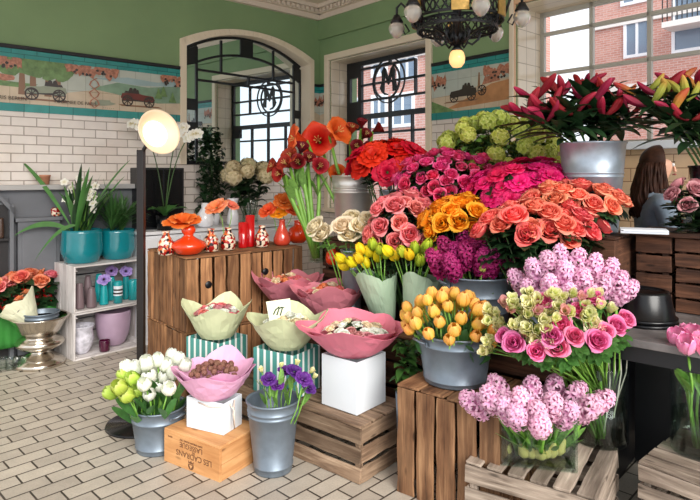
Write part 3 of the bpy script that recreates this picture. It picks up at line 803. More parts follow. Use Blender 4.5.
class Panel:
    def __init__(s, x0, x1, z0, z1): s.mb = MB(); s.y = -.0185; s.b = (x0, x1, z0, z1); s.mb.box(x0, x1, -.018, 0, z0, z1, 0)
    def poly(s, pts, mi):
        x0, x1, z0, z1 = s.b
        pts = [(min(max(x, x0), x1), min(max(z, z0), z1)) for x, z in pts]
        s.y -= .00012; s.mb.add([(x, s.y, z) for x, z in pts], [tuple(range(len(pts)))], mi, .5, None, False); return s
    def ring(s, cx, cz, r, w, mi, n=18, sx=1):
        for k in range(n):
            a, b = 2*PI*k/n, 2*PI*(k+1)/n
            s.poly([(cx+sx*q*math.cos(t), cz+q*math.sin(t)) for q, t in ((r, a), (r, b), (r-w, b), (r-w, a))], mi); s.y += .00012
        s.y -= .00012
        for k in range(4):
            a = k*PI/4; dx, dz = math.cos(a), math.sin(a)
            s.poly([(cx+sx*(r*dx-.004*dz), cz+r*dz+.004*dx), (cx+sx*(r*dx+.004*dz), cz+r*dz-.004*dx), (cx-sx*(r*dx-.004*dz), cz-r*dz-.004*dx), (cx-sx*(r*dx+.004*dz), cz-r*dz+.004*dx)], mi)
    def car(s, x, z, k, f, body):
        """side view of an old open tourer"""
        def q(pts): return [(x+f*a*k, z+b*k) for a, b in pts]
        s.poly(q([(-1.5, -.42), (1.6, -.42), (1.9, -.52), (-1.2, -.55)]), 8)
        s.poly(q([(-1.3, .1), (-1.2, .42), (-.5, .5), (.1, .46), (.35, .40), (1.15, .34), (1.3, .05), (1.1, -.12), (-1.1, -.12)]), body)
        s.poly(q([(-1.05, .45), (-.95, .62), (-.7, .58), (-.5, .5)]), 5); s.poly(q([(-.15, .46), (-.1, .75), (.02, .75), (.1, .46)]), 5)
        for cx in (-.55, -.25): s.poly([(x+f*cx*k+.14*k*math.cos(t*.7), z+.72*k+.16*k*math.sin(t*.7)) for t in range(9)], 5); s.poly(q([(cx-.2, .45), (cx-.16, .68), (cx+.16, .68), (cx+.2, .45)]), 5)
        for cx in (-.8, .85): s.ring(x+f*cx*k, z-.12*k, .42*k, .09*k, 5)
        s.poly(q([(-1.15, .02), (-.8, .2), (-.4, .02), (.4, -.05), (.8, .25), (1.2, .1), (.8, .14), (.4, -.12), (-.4, -.12), (-.8, .1)]), 5)
    def tree(s, x, z, h, w, seed):
        s.poly([(x-.03, z), (x+.03, z), (x+.02, z+h*.6), (x-.02, z+h*.6)], 8)
        for k in range(4): s.poly(blob(x+(-.6+.4*k)*w*.6, z+h*(.72+.12*(k % 2)), w*.45, h*.24, 14, seed+k), 2)
    def swag(s, x, z, w, seed):
        R = random.Random(seed)
        for k in range(9): s.poly(blob(x+(-.5+k/8)*w, z+R.uniform(-.03, .03), w*.11, .05, 9, seed+k, .4), 4)
        for k in range(10): s.poly(blob(x+R.uniform(-.5, .5)*w, z-R.uniform(.0, .07), .014, .012, 7, seed+k), 5)
    def post(s, x, z0, z1):
        for f in (-1, 1):
            pts = [(x+f*.045*math.sin(k*1.25), z0+(z1-z0)*k/8) for k in range(9)]
            s.poly([(a-.007, b) for a, b in pts]+[(a+.007, b) for a, b in reversed(pts)], 4)
    def text(s, body, x, z, size, parent, m):
        me = text_mesh(body, size); me.materials.clear(); me.materials.append(m)
        o = bpy.data.objects.new('caption', me); COL.objects.link(o); o.parent = parent; o.location = (x, s.y-.0006, z); o.rotation_euler = (PI/2, 0, 0)
ink = mat('caption ink', rgb(52, 42, 38), .4)
def teal_border(x0, x1, frame, nm, label):
    t = thing(nm, label, 'tile mural', (0, 0, 0)); t.matrix_world = frame
    MB().box(x0, x1, -.022, 0, B1-.075, B1).obj('teal_border', teal_tile, t); MB().box(x0, x1, -.022, 0, B0, B0+.07).obj('teal_border', teal_tile, t)
    MB().box(x0, x1, -.035, 0, B1, B1+.035).obj('black_moulding', black_m, t, bevel=.006)
    return t
def LP(px, py): return onplane(LF, px, py, -.02)
PX0 = -4.5
frz = teal_border(PX0, AX0, LF, 'tile_mural', 'long painted tile frieze with two vintage cars on the left wall')
p = Panel(PX0, AX0, B0+.07, B1-.075)
z0, z1 = B0+.07, B1-.075
p.poly([(PX0, z0), (AX0, z0), (AX0, z0+.15), (-2.6, z0+.20), (-3.0, z0+.12), (-3.4, z0+.16), (PX0, z0+.17)], 1)
p.poly([(-2.75, z0+.19), (-2.5, z0+.27), (-2.2, z0+.25), (-1.86, z0+.30), (-1.86, z0+.12), (-2.1, z0+.10)], 3)
p.poly([(-2.72, z0+.29), (-2.4, z0+.33), (-2.1, z0+.31), (-1.86, z0+.36), (-1.86, z0+.29), (-2.3, z0+.26)], 9)
xa, za = LP(44, 92)
p.poly([(PX0, z0+.16), (xa-.1, z0+.14), (xa-.05, z0+.18), (PX0, z0+.22)], 2)
for q, (px, hh, ww) in enumerate(((22, .34, .22), (33, .36, .24), (48, .34, .22), (58, .30, .18))): p.tree(LP(px, 90)[0], z0+.08, hh, ww, q*7)
p.poly(blob(xa-.35, z0+.22, .14, .03, 10, 3), 4)
p.car(*LP(46, 93), .135, -1, 6)
p.car(*LP(138, 100), .13, 1, 7)
p.poly(blob(LP(104, 102)[0], LP(104, 103)[1], .09, .03, 12, 2), 6)
for px, py, ww, sd in ((4, 60, .22, 3), (92, 70, .40, 9), (172, 80, .2, 5)): p.swag(LP(px, py)[0], LP(px, py)[1], ww, sd)
p.post(LP(94, 95)[0], z0+.01, LP(94, 78)[1])
for k, (px, py) in enumerate(((158, 93), (163, 91), (172, 97))): p.poly([(LP(px, py)[0]-.04, LP(px, py)[1]-.06), (LP(px, py)[0]+.04, LP(px, py)[1]-.06), (LP(px, py)[0], LP(px, py)[1]+.05)], 2)
pt = p.mb.obj('painted_scene', PMATS, frz)
p.text('PARIS BERLIN', LP(9, 101)[0], LP(9, 101)[1]+.012, .045, frz, ink)
p.text('TOURNEE DE PARIS', LP(75, 106)[0], LP(75, 106.5)[1]+.02, .042, frz, ink)
p.text('- - - - - -', LP(108, 109)[0], LP(108, 109)[1], .03, frz, ink)
# small strip right of the mirror, strip left of the window, and the panel between the windows
t = teal_border(AX1+.0, 0, LF, 'tile_mural', 'narrow strip of painted tile between the arched mirror and the corner')
p = Panel(AX1, 0, z0, z1); p.poly([(AX1, z0), (0, z0), (0, z0+.12), (AX1, z0+.16)], 1); p.swag(-.05, z1-.1, .12, 4); p.mb.obj('painted_scene', PMATS, t)
t = teal_border(0, W1[0]-.08, RF, 'tile_mural', 'narrow strip of painted tile between the corner and the leaded window')
p = Panel(0, W1[0]-.08, z0, z1); p.poly([(0, z0), (.3, z0), (.3, z0+.14), (0, z0+.12)], 1); p.swag(.06, z1-.1, .12, 8); p.mb.obj('painted_scene', PMATS, t)
xa, xb = W1[1]+.08, 2.755
t = teal_border(xa, xb, RF, 'tile_mural', 'painted tile panel of a vintage car on a sandy road between the two windows')
p = Panel(xa, xb, z0, z1)
p.poly([(xa, z0), (xb, z0), (xb, z0+.26), (2.5, z0+.24), (2.2, z0+.17), (xa, z0+.15)], 1)
p.poly([(2.0, z0+.02), (xb, z0+.06), (xb, z0+.24), (2.55, z0+.22), (2.3, z0+.12)], 10); p.poly([(xa, z0), (2.15, z0), (xa, z0+.12)], 2)
p.poly([(2.45, z0+.22), (2.48, z0+.29), (2.62, z0+.30), (2.65, z0+.24)], 4); p.poly([(2.40, z0+.2), (2.41, z0+.34), (2.425, z0+.34), (2.43, z0+.2)], 8)
p.car(2.23, z0+.15, .125, -1, 5); p.ring(2.45, z0+.17, .05, .01, 5)
p.swag(1.92, z1-.09, .18, 2); p.swag(2.62, z1-.07, .26, 6); p.mb.obj('painted_scene', PMATS, t)

# ------------------------------------------------------------------ arched mirror on the left wall
REC = .20; xp = AX0+.07; MF = LF @ Matrix.Translation((xp, .03, 0)) @ Matrix.Rotation(math.radians(4.6), 4, 'Z') @ Matrix.Translation((-xp, 0, 0))
t = thing('arched_mirror', 'large arched wall mirror with cream frame and black leading', 'mirror', (0, 0, 0)); t.matrix_world = LF
def band(mb, i0, i1, y0, y1, n=28):
    xs0 = [mid-(hw-i0)+2*(hw-i0)*k/n for k in range(n+1)]
    for a, b in zip(xs0, xs0[1:]):
        f = (hw-i1)/(hw-i0); c, d = mid+(a-mid)*f, mid+(b-mid)*f
        mb.prism([(a, arch(a, i0)), (b, arch(b, i0)), (d, arch(d, i1)), (c, arch(c, i1))], y0, y1)
mb = MB(); band(mb, 0, .07, -.03, .0); mb.box(AX0, AX0+.07, -.03, 0, zb, zs); mb.box(AX1-.07, AX1, -.03, 0, zb, zs)
mb.obj('frame', cream, t, bevel=.004)
mb = MB(); band(mb, .066, .070, .0, REC); mb.box(AX0+.066, AX0+.070, 0, .03, zb, zs-.06); mb.box(AX1-.070, AX1-.066, 0, REC, zb, zs-.06); mb.box(AX0+.066, AX1-.066, .0, REC, zb-.010, zb)
mb.obj('reveal', cream, t)
mb = MB(); n = 40
xs = [mid-(hw-.072)+2*(hw-.072)*k/n for k in range(n+1)]
mb.prism([(xs[0], zb)]+[(xs[-1], zb)]+[(x, arch(x, .072)) for x in reversed(xs)], .0, .015)
RM = Matrix.Translation((xp, .03, 0)) @ Matrix.Rotation(math.radians(4.6), 4, 'Z') @ Matrix.Translation((-xp, 0, 0))
mb.obj('mirror_glass', mirror_m, t).matrix_local = RM
def MP(x, y): return onplane(MF, 170+x/2.917, y/2.917, -.008)
y0, y1 = -.012, -.0005
mb = MB(); band(mb, .072, .10, y0, y1)
X0, X1 = AX0+.074, AX1-.072
vx = lambda x, y=250: MP(x, y)[0]
vz = lambda x, y: MP(x, y)[1]
xl, xr = vx(78), vx(362)
za, zc = vz(85, 203), vz(85, 233)
def arch2(x): return arch(x, .09)-.18
n = 24; xs = [xl+(xr-xl)*k/n for k in range(n+1)]
for a, b in zip(xs, xs[1:]): mb.prism([(a, arch2(a)), (b, arch2(b)), (b, arch2(b)-.026), (a, arch2(a)-.026)], y0, y1)
mb.box(xl-.013, xl+.013, y0, y1, zb, arch(xl, .11)); mb.box(xr-.013, xr+.013, y0, y1, zb, arch(xr, .11))
mb.box(X0, X0+.02, y0, y1, zb, 2.86); mb.box(X1-.02, X1, y0, y1, zb, 2.86)
mb.box(xl, xr, y0, y1, za-.012, za+.012); mb.box(xl, xr, y0, y1, zc-.012, zc+.012); xq = vx(230); mb.box(xq-.012, xq+.012, y0, y1, zc, za)
xv = vx(150); mb.box(xv-.012, xv+.012, y0, y1, za, arch(xv, .11)); xv2 = vx(302); mb.box(xv2-.012, xv2+.012, y0, y1, za, arch(xv2, .11))
xc = vx(224)
mb.prism([(xc-.085, arch(xc-.085, .10)), (xc+.085, arch(xc+.085, .10)), (xc+.085, arch2(xc+.085)-.01), (xc-.085, arch2(xc-.085)-.01)], y0, y1)
mb.prism([(X0, 2.86), (xl, arch(xl, .10)), (xl, 2.74), (X0, 2.70)], y0, y1); mb.prism([(xr, arch(xr, .10)), (X1, 2.86), (X1, 2.68), (xr, 2.74)], y0, y1)
for z in (2.30, 2.05): mb.box(X0, xl, y0, y1, z-.06, z+.06); mb.box(xr, X1, y0, y1, z-.05, z+.05)
mb.box(X0, X1, y0, y1, zb, zb+.04)
mb.obj('leading', black_m, t).matrix_local = RM

# ------------------------------------------------------------------ outside: brick blocks across the street
bk = brick_mat('red brick', rgb(214, 160, 146), rgb(200, 138, 124), rgb(214, 190, 180), .34, .11, .014, plane='XZ', rough=.8, bump=.3, var=.1)  # brick colours paled, the outdoor haze is mixed in
stone = mat('white stone band', rgb(232, 228, 222), .7)
white_f = mat('white window paint', rgb(240, 242, 245), .5)
dk_glass = mat('far window glass', rgb(120, 140, 160), .1)
def brick_building(name, label, x0, x1, off, h, wins, bands, depth=6):
    t = thing(name, label, 'building', (0, 0, 0)); t.matrix_world = RF
    MB().box(x0, x1, off, off+depth, -4, h).obj('wall', bk, t)
    mb = MB()
    for z in bands: mb.box(x0-.05, x1+.05, off-.12, off, z, z+.35)
    mb.obj('stone_band', stone, t)
    for (x, z, w_, h_) in wins:
        mb = MB(); f = .14
        mb.box(x, x+w_, off-.08, off, z, z+f); mb.box(x, x+w_, off-.08, off, z+h_-f, z+h_); mb.box(x, x+f, off-.08, off, z+f, z+h_-f); mb.box(x+w_-f, x+w_, off-.08, off, z+f, z+h_-f); mb.box(x+w_/2-.06, x+w_/2+.06, off-.07, off, z+f, z+h_-f)
        wo = mb.obj('window', white_f, t)
        MB().box(x+f, x+w_-f, off-.03, off-.001, z+f, z+h_-f).obj('pane', dk_glass, wo)
    return t
OFF = 24
def OP(px, py): return onplane(RF, px, py, OFF)
wins = []
xa = OP(592, 80)[0]
for px0, py0, px1, py1 in ((624, 59, 651, 34), (621, 7, 650, -18)):
    a, z_ = OP(px0, py0); b, zz = OP(px1, py1); wins.append((a, z_, b-a, 2.0))
for px0, py0, px1, py1 in ((672, 54, 702, 32),):
    a, z_ = OP(px0, py0); wins.append((a, z_, 3.2, 2.6))
    a2, z2 = OP(672, 27)
bb = brick_building('brick_building', 'red brick block with white windows and balcony seen through right window', xa, 14, OFF, 22, wins, [OP(600, 30)[1], OP(600, 95)[1]])
mb = MB(); ax, az = OP(672, 27); _, az2 = OP(672, 3)
mb.box(ax, ax+4.5, OFF-1.2, OFF, az-.25, az)
bo = mb.obj('balcony', stone, bb)
mb = MB(); mb.box(ax, ax+4.5, OFF-1.2, OFF-1.14, az+1.3, az+1.36)
for k in range(23): mb.box(ax+.2*k, ax+.2*k+.04, OFF-1.18, OFF-1.15, az, az+1.3)
mb.obj('railing', black_m, bo)
OFF2 = 14
def OQ(px, py): return onplane(RF, px, py, OFF2)
wins = []
for px0, py0, px1 in ((372, 128, 388), (392, 128, 415), (372, 78, 388), (398, 82, 418), (350, 130, 362)):
    a, z_ = OQ(px0, py0); b = OQ(px1, py0)[0]; wins.append((a, z_, b-a, 1.5))
brick_building('brick_building', 'red brick terrace with white windows seen through the leaded window', OQ(320, 90)[0]-3, OQ(470, 90)[0], OFF2, 9, wins, [OQ(390, 62)[1]])
MB().box(-20, 24, .9, 40, -.4, -.3).obj('street', mat('grey asphalt', rgb(120, 122, 126), .9), frame=RF, **S)
# ------------------------------------------------------------------ crates of the display
def DC(name, label, x0, x1, y0, y1, h, z0=0, **kw):
    c = D((x0+x1)/2, (y0+y1)/2, z0)
    return crate(name, label, c, DA, x1-x0, y1-y0, h, **kw)
th = .014
DC('wooden_crate', 'low weathered crate on the floor under the white box with the big pink bouquet', -.63, 0, 0, .42, .295-th, m=wood_old, n=3, ntop=4, topdir='x', gap=.016)
DC('wooden_crate', 'low weathered crate on the floor carrying the striped boxes, behind the pine wine box', -1.27, -.645, 0.02, .42, .295-th, m=wood_old, n=3, ntop=4, topdir='x', gap=.016)
DC('wooden_crate', 'tall brown crate standing on end under the bucket of orange tulips', .165, .71, .08, .52, .53, m=wood_brown, lay='v', n=5, nd=4, ntop=4, topdir='y', gap=.010)
DC('wooden_crate', 'crate behind the big pink bouquet under the two rear pink bouquets', -1.22, -.36, .45, .84, .45-th, m=wood_dark, n=3, ntop=4)
DC('wooden_crate', 'dark crate in the middle under the yellow parrot tulips', -.34, .10, .56, .94, .60-th, m=wood_dark, n=4, ntop=4)
DC('wooden_crate', 'dark crate in the middle under the bucket of purple hyacinths', .115, .80, .56, .94, .70-th, m=wood_dark, n=4, ntop=4)
DC('wooden_crate', 'dark back crate under the steel bucket of amaryllis', -1.15, -.30, .97, 1.45, 1.08-th, m=wood_dark, n=5, ntop=4)
DC('wooden_crate', 'dark back crate under the hot pink flowers', -.28, .42, .97, 1.45, 1.08-th, m=wood_dark, n=5, ntop=4)
DC('wooden_crate', 'dark back crate under the lily bucket', .44, .93, .97, 1.45, 1.22-th, m=wood_dark, n=5, ntop=4)
# dark counter on the right: two wine crates on a black table
TX0, TX1, TY0, TY1, TH = .94, 2.05, .56, 1.62, .815
def dbox(mb, x0, x1, y0, y1, z0, z1): mb.box(x0, x1, y0, y1, z0, z1)
t = thing('display_table', 'black table at the right under the dark crates and the upturned black bucket', 'table', D((TX0+TX1)/2+0, (TY0+TY1)/2, 0), DA)
tw, td = (TX1-TX0)/2, (TY1-TY0)/2
mb = MB()
for k in range(5): mb.box(-tw, tw, -td+.214*k, -td+.214*k+.212, TH-.035, TH, jit=.0008)
mb.obj('tabletop', black_table, t, bevel=.003)
MB().box(-tw+.03, tw-.03, -td+.03, -td+.05, TH-.11, TH-.036).box(-tw+.03, tw-.03, td-.05, td-.03, TH-.11, TH-.036).obj('apron', black_m, t)
for sx in (-1, 1):
    for sy in (-1, 1):
        a, b = sx*(tw-.06), sy*(td-.06); MB().box(a-.025, a+.025, b-.025, b+.025, 0, TH-.036).obj('leg', black_m, t)
MB().box(-tw+.05, tw-.05, td-.12, td-.10, .02, TH-.12).obj('back_panel', black_m, t)
MB().box(-tw+.01, -tw+.03, -td+.09, td-.12, .0, TH-.12).obj('side_panel', black_m, t)
MB().box(-tw+.05, tw-.1, -td+.56, -td+.58, .02, TH-.12).obj('dark_void_panel', black_m, t)  # black sheet added to darken the shaded void under the table
DC('wooden_crate', 'dark stacked crate on the black table, left one below the counter top', .965, 1.14, 1.24, 1.58, .40, z0=TH+.001, m=wood_dark, n=4, ntop=0, gap=.008)
DC('wooden_crate', 'long dark plank crate on the black table behind the upturned bucket', 1.16, 2.02, 1.24, 1.58, .40, z0=TH+.001, m=wood_dark, n=5, ntop=0, gap=.006)
c = D(1.50, 1.41, TH+.403)
MB().box(-.55, .55, -.20, .20, 0, .022).obj('counter_top', wood_dark, None, c, DA, 'narrow dark counter board on the stacked crates in front of the woman', 'counter', bevel=.003)
CT = TH+.403+.023
t = thing('plastic_bucket', 'upturned black plastic bucket on the black table', 'bucket', D(1.23, 1.05, TH+.001)); t.location = W(643, 300, 2.90); t.location.z = TH+.001
MB().lathe([(.155, 0), (.158, .012), (.150, .014), (.122, .150), (.116, .160), (.10, .163), (.098, .156), (0, .156)], 48).obj('pail', black_gloss, t)
MB().lathe([(.151, .020), (.156, .022), (.156, .034), (.148, .036)], 48).obj('rim', black_gloss, t)
# front right crates with glass
fr = onh(465, 460, .30); ang = math.atan2(-.555, .83)
cM = Matrix.Translation((fr.x, fr.y, 0)) @ Matrix.Rotation(ang, 4, 'Z')
GC = cM @ Vector((.27, .25, 0))
crate('wooden_crate', 'low grey slatted crate at front right under the block vase of pink hyacinths', GC, ang, .54, .50, .30-th, wood_grey, n=3, ntop=6, topdir='y', gap=.018)
fr2 = onh(638, 461, .32); ang2 = math.atan2(-.76, .65)
cM2 = Matrix.Translation((fr2.x, fr2.y, 0)) @ Matrix.Rotation(ang2+.02, 4, 'Z')
crate('wooden_crate', 'grey slatted crate at the right edge under the pink tulips', cM2 @ Vector((.27, .25, 0)), ang2+.02, .54, .50, .32-th, wood_grey, n=4, ntop=5, topdir='x', gap=.010)

# ------------------------------------------------------------------ warm wooden counter on the left (crates on end, two high)
KC = Vector((-1.08, 3.85, 0)); KA = math.atan2(.66, .751)
KF = Matrix.Translation(KC) @ Matrix.Rotation(KA, 4, 'Z')      # x along the counter, y away from the viewer
def K(x, y, h): return KF @ Vector((x, y, h))
KH = 1.0
n_ = 0
for (x0, x1, nm) in ((0, .50, 'nearest the floor lamp'), (.505, .96, 'farther from the floor lamp')):
    for (z0, z1, lv) in ((0, .495, 'lower'), (.498, 1.0, 'upper')):
        crate('wooden_crate', 'warm brown crate on end, %s one of the vase counter %s' % (lv, nm), K((x0+x1)/2, .34, z0), KA, x1-x0, .66, z1-z0, wood_warm, 'v', 5, 4, 'x', nd=6, gap=.012)
for (x, z) in ((.16, .80), (.62, .84)):     # dark knot holes in the boards
    q = MB(); q.lathe([(0, 0), (.026, 0), (.024, .003), (0, .003)], 20, M=Matrix.Rotation(PI/2, 4, 'X'))
    ob = q.obj('finger_hole', black_m, None)
    par = [o for o in COL.objects if o.get('label', '').startswith('warm brown crate on end, upper') and ('nearest' in o['label']) == (x < .5)][0]
    ob.parent = par; ob.location = (x-(.25 if x < .5 else .7325), -.3302-.0, z-.498)

# striped boxes, white box and bag
def box_thing(name, label, cat, loc, rz, a, b, h, m, lid=True):
    mb = MB(); w = .004
    mb.box(-a, a, -b, -b+w, 0, h); mb.box(-a, a, b-w, b, 0, h); mb.box(-a, -a+w, -b+w, b-w, 0, h); mb.box(a-w, a, -b+w, b-w, 0, h); mb.box(-a+w, a-w, -b+w, b-w, 0, .006)
    return mb.obj(name, m, None, loc, rz, label, cat, bevel=.0015)
def PX(px, z, h): v = W(px, 175, z); v.z = h; return v
TOP1 = .297
s1 = PX(217, 3.64, TOP1); s2 = PX(287, 3.40, TOP1)
box_thing('flower_box', 'teal and white striped flower box, left one of two', 'box', s1, DA+.12, .145, .12, .245, striped)
box_thing('flower_box', 'teal and white striped flower box, right one of two', 'box', s2, DA+.12, .15, .125, .25, striped)
wb = onh(357, 416, TOP1); wbM = Matrix.Translation(wb) @ Matrix.Rotation(DA, 4, 'Z')
wbc = wbM @ Vector((-.125, .125, 0)); wbc.z = TOP1+.001
box_thing('flower_box', 'plain white square flower box on the low crate', 'box', wbc, DA, .125, .125, .275, white_card)
# pine wine box with its branded front
wx = math.atan2(-.54, .842); wc = Matrix.Translation((-.655, 2.92, 0)) @ Matrix.Rotation(wx, 4, 'Z')
t = thing('wine_box', 'pine wine box on the floor with upside down lettering burnt on its front', 'box', wc @ Vector((-.21, .155, 0)), wx)
mb = MB(); a, b, h = .21, .155, .168
mb.box(-a, a, -b, -b+.014, 0, h); mb.box(-a, a, b-.014, b, 0, h); mb.box(-a, -a+.012, -b+.014, b-.014, 0, h); mb.box(a-.012, a, -b+.014, b-.014, 0, h*.5-.001); mb.box(a-.012, a, -b+.014, b-.014, h*.5+.001, h)
mb.obj('case', wood_pine, t, bevel=.002)
MB().box(-a+.001, a-.001, -b+.001, b-.001, h, h+.012).obj('lid', wood_pine, t, bevel=.002)
burn = mat('burnt lettering', rgb(104, 66, 40), .8)
def upside(body, size, x, z):
    me = text_mesh(body, size); me.materials.clear(); me.materials.append(burn)
    o = bpy.data.objects.new('lettering', me); COL.objects.link(o); o.parent = t; o.location = (x, -b-.0008, z); o.rotation_euler = (PI/2, PI, 0)
upside('LES CADRANS', .042, .02, .090); upside('DE', .016, .02, .104); upside('LASSEGUE', .038, .0, .134); upside('SAINT-EMILION GRAND CRU', .013, .0, .150)
upside('750 ML', .012, -.16, .148)
mb = MB()
mb.prism([(-.020, .036), (.020, .036), (.021, .022), (.012, .010), (0, .006), (-.012, .010), (-.021, .022)], -b-.0009, -b)
mb.prism([(-.018, .039), (-.020, .053), (-.009, .044), (0, .055), (.009, .044), (.020, .053), (.018, .039)], -b-.0009, -b)
mb.obj('burnt_crest', burn, t)
mb = MB(); mb.prism([(-.012, .032), (.012, .032), (0, .012)], -b-.0014, -b-.0009); mb.obj('crest_shield', wood_pine, t)
bg = onh(223, 436, .182); bA = wx+.12; bM = Matrix.Translation(bg) @ Matrix.Rotation(bA, 4, 'Z'); bc = bM @ Vector((-.125, .085, 0)); bc.z = .182
bag = box_thing('gift_bag', 'white paper gift bag standing on the pine wine box', 'bag', bc, bA, .125, .08, .165, white_card)
mb = MB(); mb.tube([(.126, -.03, .15), (.16, -.035, .12), (.165, -.04, .03), (.15, -.03, .10), (.135, .0, .16)], .004, 6); mb.tube([(-.04, -.084, .148), (.03, -.086, .138), (.115, -.085, .15)], .0035, 6); mb.obj('ribbon', mat('cream ribbon', rgb(226, 206, 190), .6), bag)

# ------------------------------------------------------------------ floor lamp
t = thing('floor_lamp', 'black floor lamp with round glowing head beside the wooden counter', 'lamp', (-1.30, 3.61, 0))
MB().lathe([(0, 0), (.205, 0), (.21, .006), (.205, .016), (.03, .022), (.026, .03), (0, .03)], 56).obj('base', black_gloss, t)
hz_ = H-(150-HY)/F*3.61
MB().box(-.022, .022, -.022, .022, .022, hz_).obj('pole', mat('black bronze pole', rgb(34, 28, 26), .35, .3), t, bevel=.004)
hd = bpy.data.objects.new('head', None); COL.objects.link(hd); hd.parent = t
hp = W(157, 133, 3.58)-Vector((-1.30, 3.61, 0)); hd.location = hp; hd.rotation_mode = 'QUATERNION'; hd.rotation_quaternion = align(Vector((.74, -.62, .20)))
MB().lathe([(0, -.085), (.05, -.085), (.062, -.06), (.075, -.035), (.122, .015), (.142, .030), (.140, .034), (.124, .02), (.078, -.025), (0, -.028)], 48).obj('lamp_shade', mat('warm copper shade', rgb(240, 214, 180), .45), hd)
MB().lathe([(0, .006), (.055, .002), (.078, -.012), (.084, -.022)], 40).obj('bulb_disc', emit_mat('lamp glow', (1, .80, .52, 1), 2.6), hd)
MB().tube([hp*.0+Vector((0, 0, hz_-.03)), Vector((0, 0, hz_))+ (hp-Vector((0, 0, hz_)))*.35, hp-Vector((.02, -.05, -.01))], .012, 8).obj('hinge', black_m, t)
L = bpy.data.lights.new('lamp_light', 'SPOT'); L.energy = 3; L.color = (1, .74, .45); L.spot_size = 2.4; L.spot_blend = 1; L.shadow_soft_size = .07
lo = bpy.data.objects.new('lamp_light', L); COL.objects.link(lo); lo.parent = hd; lo.location = (0, 0, .03); lo.rotation_euler = (PI, 0, 0)

# ------------------------------------------------------------------ left corner
FA = math.atan2(.75, .66); FO = Vector((-2.29, 4.81, 0)); FM = Matrix.Translation(FO) @ Matrix.Rotation(FA, 4, 'Z')
def SH(x, y, h): return FM @ Vector((x, y, h))
def apple(label, z0):
    mb = MB(); x0, x1, D_, h, w = 0, .64, .40, .392, .014
    for k in range(3):
        a = k*(D_+.006)/3; mb.box(0, w, a, a+D_/3-.006, z0, z0+h, jit=.002); mb.box(x1-w, x1, a, a+D_/3-.006, z0, z0+h, jit=.002)
        mb.box(w, x1-w, a, a+D_/3-.004, z0, z0+w); mb.box(w, x1-w, a, a+D_/3-.004, z0+h-w, z0+h)
    for k in range(3): mb.box(w, x1-w, D_-w, D_, z0+w+k*.124, z0+w+k*.124+.112, jit=.001)
    for x in (w+.001, x1-w-.036): 
        for z in (z0+w+.001, z0+h-w-.036): mb.prism([(x, z), (x+.035, z), (x, z+.035)] if x < .3 else [(x+.035, z), (x, z), (x+.035, z+.035)], .03, D_-w-.01)
    ob = mb.obj('wooden_crate', wood_white, None, None, 0, label, 'crate', 'whitewashed crates as shelves', bevel=.003)
    ob.matrix_world = FM; return ob
apple('whitewashed crate shelf on the floor, the lower one holding the lilac bowl', 0)
apple('whitewashed crate shelf, the upper one holding small teal vases', .396)
STOP = .396+.392
def teal_pot(pos, r, h, label):
    pr = [(r*.72, 0), (r*.80, .01), (r*.98, h*.30), (r, h*.42), (r*.97, h*.9), (r*.985, h), (r*.93, h+.002)]
    t = thing('plant_pot', label, 'plant pot', pos)
    MB().lathe([(0, 0)]+pr+[(r*.9, h*.9), (r*.85, h*.86), (0, h*.86)], 44).obj('pot', teal_glaze, t)
    MB().lathe([(r*.85, h*.862), (0, h*.885)], 30).obj('soil', soil_m, t); return t
p1 = SH(.16, .21, STOP+.002); p2 = SH(.475, .20, STOP+.002)
pp1 = teal_pot(p1, .172, .285, 'teal glazed pot with white flowered strap leaf orchid on the white crate')
pp2 = teal_pot(p2, .155, .265, 'teal glazed pot with feathery green plant nearest the lamp pole')
for k in range(34):
    a = k*2.4; mb = MB(); L_ = random.uniform(.42, .82); up = random.uniform(.95, 1.42)
    if -.66*math.cos(a)+.751*math.sin(a) > .1: L_ *= .75; up = max(up, 1.25); 
    leaf_geo(mb, Matrix.Rotation(a, 4, 'Z'), L_, random.uniform(.016, .026), random.uniform(.05, .35), .5, up=up, n=9)
    mb.obj('strap_leaf', leaf_blade if k % 3 else leaf_dark, pp1, (.06*math.cos(a), .06*math.sin(a), .25))
for (px0, py0, px1, py1, r_) in ((70, 230, 14, 236, .05), (78, 225, 34, 262, .06), (70, 225, 18, 158, 0), (84, 225, 130, 160, 0)):
    mb = MB(); A = W(px0, py0, p1.y-.05); B = W(px1, py1, p1.y-.22 if r_ else p1.y); mid_ = (A+B)/2+Vector((0, 0, .10+r_))
    def fn(u, v): 
        q = A*(1-u)**2+mid_*2*u*(1-u)+B*u*u; w_ = .022*math.sin(PI*(u*.9+.08))
        return tuple(q+Vector((0, (v*2-1)*w_*.6, (v*2-1)*w_))-p1)
    mb.grid(fn, 10, 2); mb.obj('strap_leaf', leaf_blade, pp1)
for j, (px, top) in enumerate(((72, 182), (82, 178), (90, 186), (76, 196), (96, 192))):
    tp = W(px, top, p1.y-.04+random.uniform(-.05, .05))-p1
    mb = MB(); mb.tube([(0.02*(j-2), 0, .24), tuple(tp*.6+Vector((0, 0, .1))), tuple(tp)], .004, 6); mb.obj('flower_stem', stem_m, pp1)
    for k in range(4):
        mb = MB(); c = tp+Vector((random.uniform(-.05, .05), random.uniform(-.05, .02), -.05*k))
        for q in range(5): petal(mb, [(.004, 0, .006), (.022, .006, .016), (.036, .002, .008)], q*1.257, .1, 3)
        mb.obj('flower', pet['orchid'], pp1, c).rotation_euler = (random.uniform(.6, 1.5), 0, random.uniform(-.6, .9))
mb = MB()
for k in range(260):
    a = random.uniform(0, 6.28); up = random.uniform(.5, 1.45); L_ = random.uniform(.24, .50)
    leaf_geo(mb, Matrix.Translation((.05*math.cos(a), .05*math.sin(a), .24+random.uniform(0, .12))) @ Matrix.Rotation(a, 4, 'Z'), L_, .006, random.uniform(.1, .5), .3, up=up, n=5)
mb.obj('foliage', leaf_blade, pp2, kind='stuff')
